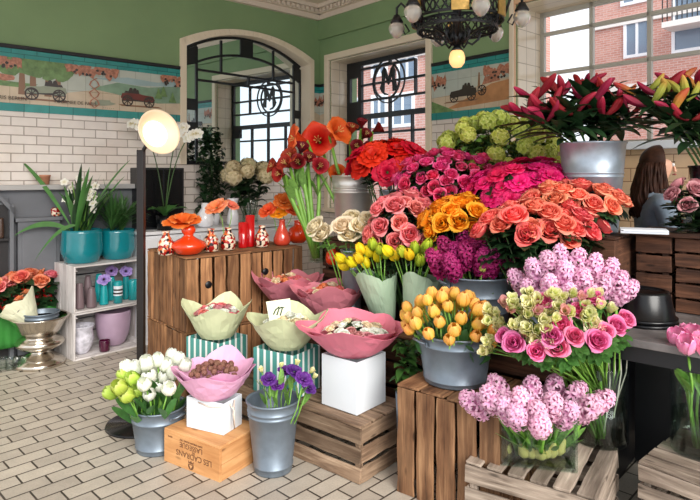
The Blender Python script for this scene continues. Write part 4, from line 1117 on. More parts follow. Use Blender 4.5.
# little vases on the middle shelf
def bottle_prof(r, h, k=0):
    r *= 1.18; h *= 1.12
    return [[(r*.9, 0), (r, h*.06), (r*.98, h*.5), (r*.8, h*.8), (r*.62, h*.93), (r*.6, h)], [(r*.95, 0), (r, h*.06), (r*.86, h*.6), (r*.66, h*.95), (r*.62, h)], [(r, 0), (r, h*.95), (r*.9, h)]][k]
Z2 = .396+.017
for k, (px, y, r, h, m, kd, lab) in enumerate((
    (79.5, .10, .034, .19, grey_vase, 1, 'mauve grey slender vase, leftmost on the upper white crate shelf'),
    (88, .24, .032, .22, grey_vase, 0, 'taller dark grey vase at the back of the upper white crate shelf'),
    (91.5, .07, .036, .15, grey_vase, 1, 'short mauve grey vase in front on the upper white crate shelf'),
    (99, .25, .034, .22, teal_vase, 1, 'turquoise vase at the back left of the teal group on the shelf'),
    (104, .10, .034, .15, teal_vase, 1, 'short turquoise vase holding a lilac anemone, left of the labelled bottle'),
    (111.5, .22, .036, .19, teal_vase, 0, 'turquoise vase behind the labelled bottle on the shelf'),
    (118, .07, .033, .17, teal_vase, 2, 'turquoise bottle with white printed label on the shelf'),
    (126, .17, .034, .18, teal_vase, 1, 'turquoise vase with a lilac anemone, right of the labelled bottle'),
    (133, .10, .036, .16, teal_vase, 2, 'turquoise straight vase nearest the lamp pole on the shelf'))):
    x = 0; 
    # slide along the shelf until the sight line through px meets depth y
    o = FM.inverted() @ Vector((0, 0, H)); e = FM.inverted().to_3x3() @ Vector(((px-350)/F, 1, 0)); kk = (y-o.y)/e.y; x = (o+e*kk).x
    v = vase_shape('small_vase', SH(x, y, Z2), bottle_prof(r, h, kd), m, lab, 'vase', 'small vases on the white crate shelf')
    if k == 6:
        r, h = r*1.18, h*1.12
        MB().lathe([(r+.0006, h*.35), (r+.0006, h*.8)], 24, caps=False).obj('label', white_card, v)
        MB().lathe([(r+.0009, h*.42), (r+.0009, h*.5)], 24, caps=False).lathe([(r+.0009, h*.58), (r+.0009, h*.66)], 24, caps=False).obj('print_band', ink, v)
    if k in (4, 7, 5):
        c = SH(x, y, Z2+h*1.12+.045)
        flower('lilac_anemone', bloom_me('ruffle', 'lilac', eye=dark_eye, N=10), c, Vector((.25, -.7, .6)), SH(x, y, Z2+.03), .052, 'lilac anemone standing in a small turquoise vase on the white crate shelf', 'flower', 'lilac anemones in turquoise vases', stem=stem_m, sr=.003)
v = vase_shape('glass_urn', SH(.13, .15, .016), [(.05, 0), (.055, .01), (.085, .06), (.10, .13), (.088, .20), (.098, .225), (.108, .24)], marbled, 'marbled white glass urn on the lower white crate shelf', 'vase')
v = vase_shape('glass_bowl', SH(.43, .19, .016), [(.07, 0), (.10, .02), (.135, .10), (.15, .2), (.152, .30), (.150, .31)], lilac_glass, 'large lilac frosted glass bowl on the lower white crate shelf', 'vase')
v = vase_shape('glass_tumbler', SH(.285, .05, .016), [(.04, 0), (.044, .01), (.046, .09), (.045, .095)], plum_glass, 'small dark plum glass in front of the lilac bowl', 'glass')
# silver urn with a zinc pot and a paper cone of flowers
U = Vector((-2.54, 4.75, 0))
t = thing('pedestal_urn', 'large silver pedestal urn on the tiled floor left of the white crates', 'urn', U)
MB().lathe([(0, 0), (.185, 0), (.195, .012), (.185, .035), (.14, .07), (.10, .095), (.075, .11), (.08, .125), (.15, .145), (.18, .17), (.185, .19), (.165, .215), (.12, .23), (.125, .245), (.155, .28), (.185, .34), (.22, .385), (.228, .395), (.22, .40), (.20, .385), (.16, .31), (0, .26)], 64).obj('body', silver, t)
bucket('zinc_pot', U+Vector((.015, -.01, .292)), .115, .135, .14, galv_dark, 'small zinc pot sitting in the silver urn', 'pot', ears=False)
t = thing('wrapped_bouquet', 'pale printed paper cone of flowers leaning in the silver urn', 'bouquet', U+Vector((-.03, -.02, .325)))
t.rotation_euler = (0.15, -.62, 0)
paper_wrap(print_paper, .02, .15, .22, 4, .05, 5, parent=t)
mb = MB()
for k in range(5): mb.add(*(lambda pts: (pts, [tuple(range(len(pts)))]))([(.10*math.cos(-1.9+.45*k+.2*math.cos(a)), .10*math.sin(-1.9+.45*k+.2*math.cos(a)), .22+.03*math.sin(a)) for a in [j*.7 for j in range(9)]]), 0, .5, None, False)
for k in range(9):
    inst('rose', random.choice(bloom_me('rose', 'peach')), t, (.08*math.cos(k*2.4)*(k/9)**.5*1.4, .08*math.sin(k*2.4)*(k/9)**.5*1.4, .21+random.uniform(-.02, .04)), align((.3*math.cos(k*2.4), .3*math.sin(k*2.4), 1)), (.042,)*3)
q = MB(); q.ball((0, 0, 0), .045, 14, sc=(1, .06, .55)); o = q.obj('printed_mark', ink, t, (.02, -.112, .19)); o.rotation_euler = (-.42, 0.1, .2)
# green cloth table with roses in red vases
t = thing('low_table', 'low table under a bright green cloth at the left edge', 'table', (-2.86, 4.80, 0), KA)
MB().box(-.36, .36, -.07, .07, .40, .43).obj('tabletop', wood_brown, t)
for sx in (-1, 1):
    for sy in (-1, 1): MB().box(sx*.32-.02, sx*.32+.02, sy*.05-.015, sy*.05+.015, 0, .40).obj('leg', wood_brown, t)
mb = MB()
def cl(u, v):
    a = 2*PI*v; ca, sa = math.cos(a), math.sin(a); m_ = max(abs(ca)/.375, abs(sa)/.082); x, y = ca/m_, sa/m_
    if u < .4: return (x*u/.4, y*u/.4, .434)
    q = (u-.4)/.6; f = 1+.05*q*(1+math.sin(9*a+1)); return (x*f, y*f, .434-.30*q)
mb.grid(cl, 12, 96); c_ = mb.obj('tablecloth', mat('green cloth', rgb(40, 116, 38), .8, var=.2), None, (-2.86, 4.80, .0), KA, 'bright green cloth draped over the low table at left', 'tablecloth', solid=.002)
for k in range(6):
    vp = (-2.86+math.cos(KA)*(-.10+.085*k), 4.80+math.sin(KA)*(-.10+.085*k), .437)
    vase_shape('glass_vase', vp, [(.035, 0), (.04, .01), (.038, .12), (.042, .16)], red_glass, 'red glass vase on the green cloth holding orange roses', 'vase', 'red glass vases on the green cloth')
    for j in range(3):
        a = j*2.1+k; pos = Vector(vp)+Vector((.05*math.cos(a), .05*math.sin(a)-.03, .22+random.uniform(-.03, .05)))
        col = random.choice(['apricot', 'peach', 'blush', 'salmon'])
        flower('garden_rose', bloom_me('rose', col), pos, (math.cos(a)*.4, math.sin(a)*.4-.5, .8), Vector(vp)+Vector((.01*math.cos(a), .01*math.sin(a), .02)), .066, 'orange to pink garden rose in a red vase at the left edge', 'rose', 'roses at the left edge', leaf=leaf_me('rose', leaf_dark), sr=.003)
for k in range(6):
    p = PX(3+7*k, 4.62, 0); 
    if k > 3: continue
    glass_vase('glass_jar', p, .032, .10, .0, 'clear glass jar on the floor tiles beside the silver urn', 'glass jars on the floor')
# grey cupboard, dark bookcase and panelling along the left wall
def LX(px, d):
    inv = LF.inverted(); o = inv @ Vector((0, 0, H)); e = inv.to_3x3() @ Vector(((px-350)/F, 1, 0)); return (o+e*((-d-o.y)/e.y)).x
MB().box(LX(-40, .06), LX(148, .06), -.075, -.015, 0, 1.42).obj('wall_panelling', grey_paint, frame=LF, label='grey painted panelling low on the left wall', cat='panelling')
MB().box(LX(-40, .06), LX(148, .06), -.15, -.015, 1.421, 1.465).obj('ledge', mat('stone ledge', rgb(170, 168, 166), .5), frame=LF, label='pale stone ledge running along the left wall above the panelling', cat='ledge', bevel=.005)
t = thing('cupboard', 'grey painted cupboard against the left wall behind the white crates', 'cupboard', (0, 0, 0)); t.matrix_world = LF
a, b = LX(18, .15), LX(60, .15)
MB().box(a, b, -.15, -.076, .02, 1.15).obj('carcass', grey_paint, t)
MB().box(a-.02, b+.02, -.17, -.076, 1.151, 1.185).obj('top', grey_paint, t, bevel=.005)
MB().box(a+.03, b-.03, -.162, -.1505, .10, 1.10).obj('door', grey_paint, t, bevel=.004)
MB().box(a, b, -.14, -.08, 0, .019).obj('plinth', dark_in, t)
t = thing('shelf_unit', 'dark open shelf unit with arched top at the left edge', 'shelf', (0, 0, 0)); t.matrix_world = LF
a, b = LX(-45, .2), LX(15, .2); hh = 1.30
mb = MB(); mb.box(a, a+.03, -.16, -.08, 0, hh); mb.box(b-.03, b, -.16, -.08, 0, hh); mb.box(a+.03, b-.03, -.10, -.08, 0, hh+.06)
mb.prism([(a, hh), (a+.12, hh+.08), (b-.10, hh+.08), (b, hh-.03), (b, hh-.08), (b-.10, hh+.04), (a+.12, hh+.04), (a, hh-.04)], -.16, -.08); mb.obj('carcass', grey_paint, t)
MB().box(a+.03, b-.03, -.102, -.1, .0, hh).obj('back', dark_in, t)
for z in (.25, .62, 1.0): MB().box(a+.031, b-.031, -.155, -.103, z, z+.02).obj('shelf', dark_in, t)
for k in range(3): vase_shape('brown_jar', LF @ Vector((b-.09-.085*k, -.13, 1.021)), [(.020, 0), (.024, .02), (.023, .12), (.018, .15), (.019, .17)], mat('brown jar glaze%d' % k, rgb(70+10*k, 50, 40), .3), 'dark brown jar on the top shelf at the left edge', 'jar', 'brown jars on the dark shelf')
p = LF @ Vector((LX(45, .1), -.1, 1.466))
vase_shape('terracotta_pot', p, [(.03, 0), (.042, .07), (.045, .07), (.045, .085)], mat('terracotta', rgb(190, 130, 100), .8), 'tiny terracotta pot on the stone ledge', 'plant pot')
v = vase_shape('patterned_jar', LF @ Vector((LX(56, .125), -.125, 1.186)), [(.03, 0), (.04, .015), (.042, .06), (.03, .075)], mosaic_m, 'small patterned jar on the grey cupboard', 'jar')
# console behind the counter, against the mirror wall
t = thing('console', 'white console table under the arched mirror behind the wooden counter', 'console table', (0, 0, 0)); t.matrix_world = LF
a, b = LX(140, .5), LX(296, .5)
white_m = mat('white console paint', rgb(226, 226, 228), .4)
MB().box(a, b, -.52, -.02, 1.0, 1.03).obj('top', white_m, t, bevel=.004)
MB().box(a+.02, b-.02, -.50, -.03, 0.0, .99).obj('body', white_m, t)
for k in range(3):
    w_ = (b-a-.06)/3; MB().box(a+.03+w_*k, a+.03+w_*(k+1)-.01, -.512, -.501, .06, .97).obj('door', white_m, t, bevel=.004)
t = thing('cabinet', 'black glass fronted cabinet on the white console behind the lamp pole', 'cabinet', (0, 0, 0)); t.matrix_world = LF
a2, b2 = LX(141, .3), LX(184, .3)
MB().box(a2, b2, -.30, -.03, 1.031, 1.62).obj('carcass', black_m, t, bevel=.004)
MB().box(a2+.02, (a2+b2)/2-.005, -.31, -.301, 1.05, 1.60).obj('door', black_gloss, t, bevel=.003); MB().box((a2+b2)/2+.005, b2-.02, -.31, -.301, 1.05, 1.60).obj('door', black_gloss, t, bevel=.003)
# ------------------------------------------------------------------ vases on the warm counter
def Kx(px, y):
    inv = KF.inverted(); o = inv @ Vector((0, 0, H)); e = inv.to_3x3() @ Vector(((px-350)/F, 1, 0)); return (o+e*((y-o.y)/e.y)).x
def Dx(px, y):
    inv = DF.inverted(); o = inv @ Vector((0, 0, H)); e = inv.to_3x3() @ Vector(((px-350)/F, 1, 0)); return (o+e*((y-o.y)/e.y)).x
def Dp(px, y, h): return D(Dx(px, y), y, h)
def Kp(px, y): return K(Kx(px, y), y, KH+.002)
patt = [(.03, 0), (.052, .01), (.056, .05), (.052, .09), (.026, .13), (.022, .15), (.028, .165)]
for px, y, lab in ((166, .20, 'leftmost, partly behind the squat orange vase'), (211, .16, 'just right of the squat orange vase'), (228, .16, 'holding a salmon flower'), (262, .14, 'between the red cylinders and the coral bulb vase')):
    vase_shape('patterned_vase', Kp(px, y), patt, mosaic_m, 'small red and cream patterned vase '+lab, 'vase', 'patterned vases on the counter')
v = vase_shape('squat_vase', Kp(188.5, .14), [(.05, 0), (.08, .01), (.118, .05), (.124, .065), (.10, .09), (.05, .115), (.032, .13), (.034, .14), (.046, .155), (.05, .175), (.042, .19), (.036, .2)], orange_glaze, 'squat glossy orange vase with an orange anemone on the wooden counter', 'vase')
v = vase_shape('bulb_vase', Kp(282, .16), [(.05, 0), (.066, .02), (.068, .05), (.05, .10), (.026, .15), (.022, .19), (.027, .2)], coral_glaze, 'coral red bulb vase with orange flowers on the counter', 'vase')
v = vase_shape('round_vase', Kp(298, .20), [(.05, 0), (.078, .03), (.085, .07), (.07, .115), (.032, .14), (.030, .17), (.036, .18)], orange_glaze, 'round orange vase at the right end of the wooden counter', 'vase')
for px, y, h, lab in ((243, .22, .19, 'shorter'), (250, .24, .24, 'taller')):
    vase_shape('cylinder_vase', Kp(px, y), [(.034, 0), (.036, .008), (.036, h)], red_glass, lab+' of the two red cylinder vases on the wooden counter', 'vase')
def on_vase(px, py, y, blooms, size, face, label, px0=None, nm='anemone', cat='flower', group=None, leaf=None, py0=None):
    b = Kp(px0 or px, y); c = W(px, py, b.y)
    flower(nm, blooms, c, face, b+Vector((0, 0, .02)), size, label, cat, group, stem=stem_m, leaf=leaf, sr=.003)
on_vase(183, 224, .14, bloom_me('ruffle', 'orange', eye=None, N=13), .118, (.0, -.35, 1), 'wide orange anemone lying over the mouth of the squat orange vase', px0=188.5)
on_vase(217, 208, .16, bloom_me('ruffle', 'peach', N=13), .085, (-.3, -.6, .8), 'salmon anemone in a patterned vase, nodding to the left', px0=228)
on_vase(231, 206, .16, bloom_me('ruffle', 'salmon', N=10), .055, (.4, -.4, .8), 'small salmon anemone beside the nodding salmon one', px0=229)
for px, py, s, l in ((269, 211, .075, 'left'), (284, 203, .085, 'top'), (293, 211, .06, 'right'), (279, 214, .065, 'front')):
    on_vase(px, py, .16, bloom_me('ruffle', 'tangerine' if l == 'front' else 'orange', N=13), s, ((px-281)*.03, -.7, .8), 'orange ruffled flower in the coral bulb vase, %s one' % l, px0=282, nm='ranunculus')
# things on the white console behind
CH = 1.032
def Cp(px, d): return LF @ Vector((LX(px, d), -d, CH))
vase_shape('white_vase', Cp(205, .40), [(.05, 0), (.08, .02), (.09, .08), (.07, .14), (.035, .19), (.034, .24)], white_gloss, 'white bottle vase behind the patterned vases', 'vase')
vase_shape('white_vase', Cp(233, .42), [(.04, 0), (.065, .02), (.055, .12), (.038, .18), (.05, .25), (.065, .28)], white_gloss, 'white flared vase behind the salmon anemone', 'vase')
gv = Cp(250, .36); glass_vase('glass_vase', gv, .085, .26, .15, 'clear glass vase of beige hydrangeas on the console')
bunch('hydrangea', bloom_me('ball', 'beige'), W(247, 181, gv.y), (.15, .24, .10), 11, gv+Vector((0, 0, .02)), .13, 'beige hydrangea head in the glass vase under the mirror', 'flower', 'beige hydrangeas', leaf=leaf_me('bush', leaf_dark), up=1, spread=.04)
iv = Cp(211, .20)
t = thing('ivy_column', 'tall dark green ivy column in a white pot in front of the mirror', 'plant', iv)
MB().lathe([(0, 0), (.08, 0), (.10, .12), (.09, .12), (0, .11)], 28).obj('pot', white_gloss, t)
MB().tube([(0, 0, .1), (.01, 0, .5), (0, 0, .82)], .012, 8).obj('stake', stem_dark, t)
mb = MB()
for k in range(680):
    z = random.uniform(.12, 1.02); a = random.uniform(0, 6.28); r = random.uniform(.03, .14)*(1-.25*abs(z-.5))
    leaf_geo(mb, Matrix.Translation((r*math.cos(a), r*math.sin(a), z)) @ Matrix.Rotation(a+random.uniform(-.6, .6), 4, 'Z'), random.uniform(.05, .08), .024, .5, up=random.uniform(-.4, .7), n=3)
mb.obj('foliage', leaf_dark, t, kind='stuff')
# orchid
ov = Cp(165, .42)
t = thing('orchid', 'white moth orchid in a black pot on the console behind the lamp head', 'orchid', ov)
MB().lathe([(0, 0), (.07, 0), (.085, .14), (.078, .14), (0, .13)], 28).obj('pot', black_gloss, t)
for a, L_ in ((-.2, .36), (.4, .38), (3.0, .34), (2.6, .28), (-1.6, .3)):
    mb = MB(); leaf_geo(mb, Matrix.Translation((0, 0, .13)) @ Matrix.Rotation(a, 4, 'Z'), L_, .055, .45, .3, up=.75, n=9); mb.obj('leaf', leaf_blade, t)
for j, tp in enumerate(((W(132, 124, ov.y)-ov), (W(186, 128, ov.y)-ov), (W(200, 134, ov.y)-ov))):
    mid_ = Vector((tp.x*.35, 0, tp.z*1.05)); mb = MB()
    mb.tube([tuple(Vector((0, 0, .13))*(1-u)**2+mid_*2*u*(1-u)+tp*u*u) for u in [k/8 for k in range(9)]], .005, 6); mb.obj('flower_spike', stem_dark, t)
    for k in range(5):
        u = .72+.07*k; c = Vector((0, 0, .13))*(1-u)**2+mid_*2*u*(1-u)+tp*u*u
        mb = MB()
        for q in range(5): petal(mb, [(.004, 0, .01), (.03, .008, .026), (.052, .002, .010)], q*1.257, .1, 3)
        mb.ball((0, 0, .012), .010, 6, 0, t=0)
        o = mb.obj('flower', pet['orchid'], t, c+Vector((0, -.02, 0))); o.rotation_euler = (random.uniform(1.0, 1.6), 0, random.uniform(-.5, .5))

# ------------------------------------------------------------------ buckets and bunches of the display
R_ = leaf_me
# white and lime tulips, floor left
b = Vector((-1.09, 3.30, 0)); bucket('zinc_bucket', b, .118, .152, .245, galv_dark, 'zinc bucket of white and lime tulips on the floor tiles', rotz=-.5)
for k, (px, py, c) in enumerate(((124, 391, 'l'), (132, 398, 'l'), (117, 396, 'l'), (137, 384, 'l'), (128, 380, 'l'), (141, 394, 'l'), (139, 374, 'w'), (131, 373, 'w'), (148, 369, 'w'), (155, 376, 'w'), (146, 388, 'w'), (151, 382, 'w'), (158, 366, 'w'), (165, 371, 'w'), (163, 382, 'w'), (160, 390, 'w'), (168, 392, 'w'), (172, 378, 'w'), (176, 366, 'w'), (170, 362, 'w'), (183, 370, 'w'), (180, 384, 'w'), (151, 397, 'w'))):
    pos = W(px, py, 3.30+random.uniform(-.14, .08)-(.10 if py > 386 else 0)); n = (pos-(b+Vector((0, .03, .28)))).normalized()
    flower('tulip', bloom_me('tulip', 'lime' if c == 'l' else 'white', open_=.15), pos, (n+Vector((0, 0, .5))), b+Vector((n.x*.06, n.y*.06, .02)), .072*random.uniform(.9, 1.1),
           'lime green tulip in the zinc bucket beside the lamp' if c == 'l' else 'white tulip in the zinc bucket beside the lamp', 'tulip', 'lime tulips in the floor bucket' if c == 'l' else 'white tulips in the floor bucket', stem=stem_m, leaf=R_('tulip', leaf_blade), leafscale=.72)
# purple lisianthus, floor
b = Vector((-.405, 3.06, 0)); bucket('zinc_bucket', b, .098, .138, .375, galv_dark, 'tall zinc bucket of purple lisianthus on the floor tiles', ribs=(.1, .80, .86), ears=False)
for px, py, s, c in ((269, 380, .040, 'purple'), (277, 386, .034, 'purple'), (285, 372, .042, 'purple'), (294, 372, .044, 'purple'), (303, 380, .044, 'purple'), (308, 388, .04, 'purple'), (262, 372, .026, 'lisi'), (264, 385, .028, 'lisi'), (290, 384, .030, 'lisi'), (310, 373, .028, 'lisi'), (296, 365, .026, 'lisi'), (281, 367, .022, 'lisi'), (313, 378, .024, 'lisi')):
    pos = W(px, py, 3.03+random.uniform(-.10, .06)); n = (pos-(b+Vector((0, 0, .3)))).normalized()
    flower('lisianthus', bloom_me('ruffle' if c == 'purple' else 'bell', c), pos, n+Vector((0, -.3, .3)), b+Vector((n.x*.05, n.y*.05, .02)), s, 'purple lisianthus bloom in the tall zinc bucket' if c == 'purple' else 'pale lisianthus bud in the tall zinc bucket', 'flower', 'purple lisianthus' if c == 'purple' else 'pale lisianthus buds', stem=stem_m, leaf=R_('tulip', leaf_pale), leafscale=.40, sr=.003)
# apricot tulips on the tall crate
b = Dp(455, .30, .532); bucket('zinc_bucket', b, .150, .188, .245, galv_dark, 'zinc bucket of apricot tulips standing on the tall brown crate', ribs=(.10, .78), rotz=.35)
bunch('tulip', bloom_me('tulip', 'tulip'), W(450, 333, b.y-.02), (.215, .17, .165), 48, b+Vector((0, 0, .03)), .056, 'apricot yellow tulip in the zinc bucket on the tall brown crate', 'tulip', 'apricot tulips', stem=stem_m, leaf=R_('tulip', leaf_blade), leafscale=.7, phmax=96, up=.9, jit=.08)
# violet hyacinths
b = Dp(477, .76, .702); bucket('zinc_bucket', b, .165, .205, .285, galv_dark, 'zinc bucket of purple hyacinths behind the apricot tulips', ribs=(.3, .62), rotz=.3)
for k, (px, py, dz) in enumerate(((441, 262, -.06), (455, 266, -.14), (450, 252, .0), (468, 256, -.1), (466, 246, .06), (482, 262, -.15), (482, 250, 0), (497, 256, -.12), (498, 247, .05), (512, 260, -.1), (514, 250, .0), (524, 260, -.03), (460, 258, -.05), (490, 262, -.16), (475, 254, .0))):
    pos = W(px, py+9, b.y+dz); n = (pos-(b+Vector((0, 0, .1)))).normalized()
    flower('hyacinth', bloom_me('hyacinth', 'violet', n=34), pos, n+Vector((0, -.15, .5)), b+Vector((n.x*.1, n.y*.1, .03)), .086, 'deep purple hyacinth in the zinc bucket', 'hyacinth', 'purple hyacinths', stem=stem_m, leaf=R_('strap', leaf_pale), leafscale=.7, sr=.007, bname='flower_spike')
pos = W(482, 270, b.y-.19); flower('scabiosa_pod', bloom_me('ball', 'snow'), pos, (0, -.8, .5), b+Vector((0, -.08, .03)), .03, 'single pale green pod head at the front of the purple hyacinths', 'flower', None, stem=stem_m)
# parrot tulips in grey-green paper
def wrapped(label, loc, m, r0, r1, h, peaks, amp, seed, lean=(0, 0), rim=0, rz=0, pw=.75, inner=None):
    t = thing('wrapped_bouquet', label, 'bouquet', loc, rz)
    paper_wrap(m, r0, r1, h, peaks, amp, seed, lean, pw, rim, parent=t)
    if inner: paper_wrap(inner, r0*.9, r1*.86, h*.93, peaks, amp*.8, seed+50, lean, pw, rim, name='inner_paper', parent=t, z0=.006, twist=.6)
    return t
def stuff_in(t, blooms, n, r, z, size, lean=(0, 0), up=1.0, name='flower', flat=.5, leaf=None):
    for k in range(n):
        q = ((k+.5)/n)**.5*r; a = k*2.4+.3
        p = (lean[0]+q*math.cos(a), lean[1]+q*math.sin(a), z+(1-(q/r)**2)*r*flat+random.uniform(-.01, .01))
        bl = blooms[k % len(blooms)]
        inst(name, random.choice(bl), t, p, align((q*math.cos(a)*3+random.uniform(-.2, .2), q*math.sin(a)*3+random.uniform(-.2, .2), up)), (size*random.uniform(.85, 1.1),)*3)
    if leaf: 
        for k in range(7): inst('leaves', random.choice(leaf), t, (lean[0]*.6, lean[1]*.6, z-.16), Quaternion((0, 0, 1), k), (.24,)*3)
def inf(t, w): return (w-t.location)
# paper cones standing on the dark middle crates; flowers lean out
for lab, bpx, by, flw, seed in (('left', 386, .70, [(349, 269, 'y'), (356, 266, 'y'), (346, 262, 'y'), (362, 262, 'y'), (368, 268, 'y'), (371, 257, 'y'), (378, 262, 'y'), (364, 254, 'y'), (380, 254, 'g'), (374, 250, 'g'), (385, 258, 'g')], 4),
                                ('right', 414, .72, [(398, 260, 'y'), (393, 255, 'y'), (405, 256, 'g'), (411, 259, 'y'), (416, 254, 'g'), (422, 258, 'g'), (426, 250, 'g'), (430, 262, 'g'), (420, 266, 'g'), (434, 256, 'g')], 9)):
    b = Dp(bpx, by, .603); tip = W(sum(f[0] for f in flw)/len(flw)+8, 282, b.y-.06); lv = tip-b
    t = wrapped('yellow parrot tulips in grey green paper, %s one of the two cones' % lab, b, sea_paper, .05, .125, lv.z+.02, 3, .07, seed, (lv.x, lv.y), inner=None)
    for px, py, c in flw:
        pos = W(px, py, b.y-.10+random.uniform(-.06, .06))-b; n = Vector((pos.x-lv.x*.6, pos.y-lv.y*.6, .14))
        inst('stem', stem_me(stem_m, .004), t, (0, 0, .02), align(pos-Vector((0, 0, .02))), (1, 1, (pos-Vector((0, 0, .02))).length))
        inst('tulip_bloom', random.choice(bloom_me('tulip', 'parrot' if c == 'y' else 'parrotg', fringe=1)), t, pos, align(n), (.060, .060, .068))
    for k in range(6): inst('leaves', random.choice(R_('tulip', leaf_blade)), t, (lv.x*.62, lv.y*.62, lv.z*.72), Quaternion((0, 0, 1), k*1.1), (.17,)*3)
# pink paper bouquets
w0 = wbc.copy(); w0.z = TOP1+.276
t = wrapped('big rose pink paper bouquet on the white square box', W(355, 364, w0.y-.02), pink_paper, .11, .28, .13, 4, .06, 12, pw=.8, rim=.0, inner=pink_paper); t.location.z = w0.z
t.location.x = w0.x; t.location.y = w0.y
stuff_in(t, [bloom_me('rose', 'white'), bloom_me('rose', 'creamy'), bloom_me('ruffle', 'white'), bloom_me('rose', 'dusty')], 30, .17, .10, .036, flat=.3, leaf=R_('rose', leaf_dark))
for lab, px, y, m, r1, seed, py in (('farther left', 288, .66, dusky_paper, .245, 22, 305), ('nearer right', 329, .62, dusky_paper, .25, 31, 317)):
    b = Dp(px, y, .4515); hh = H-(py-HY)/F*b.y
    bucket('zinc_pot', b, .09, .11, max(.08, hh-.4515-.005), galv_dark, 'small zinc pot under the %s dusky pink bouquet' % lab, 'pot', ears=False)
    b = b.copy(); b.z = hh
    t = wrapped('dusky pink paper bouquet behind the big pink one, the %s of two' % lab, b, m, .08, r1*.95, .16, 4, .09, seed, pw=.85, inner=m)
    stuff_in(t, [bloom_me('rose', 'creamy'), bloom_me('rose', 'peach'), bloom_me('rose', 'blush')], 22, .14, .14, .042, flat=.35, leaf=R_('rose', leaf_dark))
for lab, s, h0, r1, m, seed, cols in (('left', s1, TOP1+.246, .20, sage_paper, 41, ['blush', 'white', 'dusty']), ('right', s2, TOP1+.251, .225, sage_paper, 47, ['white', 'creamy', 'white'])):
    t = wrapped('sage green paper bouquet on the %s striped box' % lab, (s.x, s.y, h0), m, .10, r1*.95, .15, 4, .08, seed, pw=.85, inner=None)
    stuff_in(t, [bloom_me('rose', c) for c in cols], 22, .12, .12, .042, flat=.4, leaf=R_('rose', leaf_pale))
    if lab == 'right':
        mb = MB(); mb.prism([(0, 0), (.13, .02), (.11, .15), (-.03, .11)], -.001, .001); o = mb.obj('printed_card', print_paper, t, (-.09, -.10, .17)); o.rotation_euler = (-.5, .2, .3)
        q = MB()
        for k in range(3): q.tube([(.02+.02*k, -.0025, .04), (.03+.02*k, -.0025, .07+.01*k), (.05+.015*k, -.0025, .09)], .004, 5)
        q.obj('printed_mark', leaf_dark, o)
t = wrapped('lilac pink paper bouquet of dried brown flowers on the white gift bag', (bc.x, bc.y, .182+.168), lilac_paper, .10, .21, .12, 4, .075, 63, pw=.8, inner=lilac_paper)
stuff_in(t, [bloom_me('ball', 'dried')], 40, .12, .11, .026, flat=.4)

b = D(.083, .30, 0)
t = thing('potted_plant', 'dark leafy plant in a slim pot between low crate and tall brown crate', 'plant', b)
MB().lathe([(0, 0), (.05, 0), (.066, .40), (.060, .40), (0, .38)], 28).obj('pot', galv_dark, t)
mb = MB()
for k in range(90):
    a = random.uniform(0, 6.28); leaf_geo(mb, Matrix.Translation((.03*math.cos(a), .03*math.sin(a), random.uniform(.38, .66))) @ Matrix.Rotation(a, 4, 'Z'), random.uniform(.06, .12), .022, .5, up=random.uniform(.2, 1.2), n=4)
mb.obj('foliage', leaf_m, t, kind='stuff')
# back rows of roses and the like
def vessel(px, y, z, r, h, label, glassy=False, m=None):
    b = Dp(px, y, z)
    if glassy: glass_vase('glass_vase', b, r, h, h*.6, label)
    else: bucket('zinc_bucket', b, r*.8, r, h, m or galv, label, ears=False)
    return b
def rows(nm, shape, col, px, py, y, hw, hh, n, size, b, label, group, leafk='rose', leafm=None, up=.25, ph=105, depth=.62, cat='rose', lsc=.8, **kw):
    c = W(px, py+hh, b.y); c.x = W(px, py, b.y).x
    c.z = H-((py+hh)-HY)/F*b.y
    rx = hw/F*b.y; rz = 2*hh/F*b.y
    bunch(nm, bloom_me(shape, col, **kw), c, (rx, rx*depth, rz), n, b+Vector((0, 0, .03)), size, label, cat, group, leaf=leaf_me(leafk, leafm or leaf_dark), up=up, phmax=ph, rot=False, spread=.06, leafscale=lsc)
DC('wooden_crate', 'narrow dark crate under the glass vase and the low orange vase', -.86, -.42, .85, .965, .90-th, m=wood_dark, n=4, ntop=1)
vase_shape('round_vase', Dp(333, .907, .902), [(.04, 0), (.052, .02), (.056, .05), (.046, .085), (.022, .10), (.022, .125), (.027, .13)], orange_glaze, 'small round orange vase low down beside the cream roses', 'vase')
b = vessel(345, .72, .603, .07, .42, 'slim zinc bucket of cream roses', m=galv) if False else Dp(352, .78, .603)
bucket('zinc_bucket', b, .06, .075, .44, galv, 'slim zinc bucket of cream roses', ears=False)
for px, py in ((318, 230), (325, 236), (344, 229), (352, 222), (360, 229), (368, 224), (372, 232), (350, 236)):
    pos = W(px, py, b.y-random.uniform(0, .1)); flower('cream_rose', bloom_me('rose', 'creamy'), pos, (pos-b-Vector((0, 0, .5)))+Vector((0, -.15, .15)), b+Vector((0, 0, .03)), .088, 'cream rose in front of the steel bucket', 'rose', 'cream roses', leaf=R_('rose', leaf_pale), leafscale=.5, stem=stem_m)
b = vessel(412, .83, .603, .075, .50, 'tall clear glass vase of coral pink roses', True)
rows('pink_rose', 'rose', 'blush', 403, 216, .83, 30, 18, 34, .074, b, 'coral pink rose in the tall glass vase left of the golden roses', 'coral pink roses')
b = vessel(466, .90, .702, .04, .42, 'slim zinc vase of golden orange roses', m=galv_dark)
rows('golden_rose', 'rose', 'tangerine', 461, 214, .90, 30, 11, 26, .078, b, 'golden orange rose in the middle of the display', 'golden orange roses')
b = vessel(540, .78, .702, .09, .46, 'zinc bucket of coral roses behind the pink hyacinths', m=galv_dark)
rows('coral_rose', 'rose', 'coral', 541, 224, .78, 55, 15, 46, .076, b, 'coral rose in the front row below the magenta flowers', 'front coral roses', ph=84)
b = vessel(578, 1.035, 1.222, .055, .16, 'short zinc vase of orange edged coral roses', m=galv_dark)
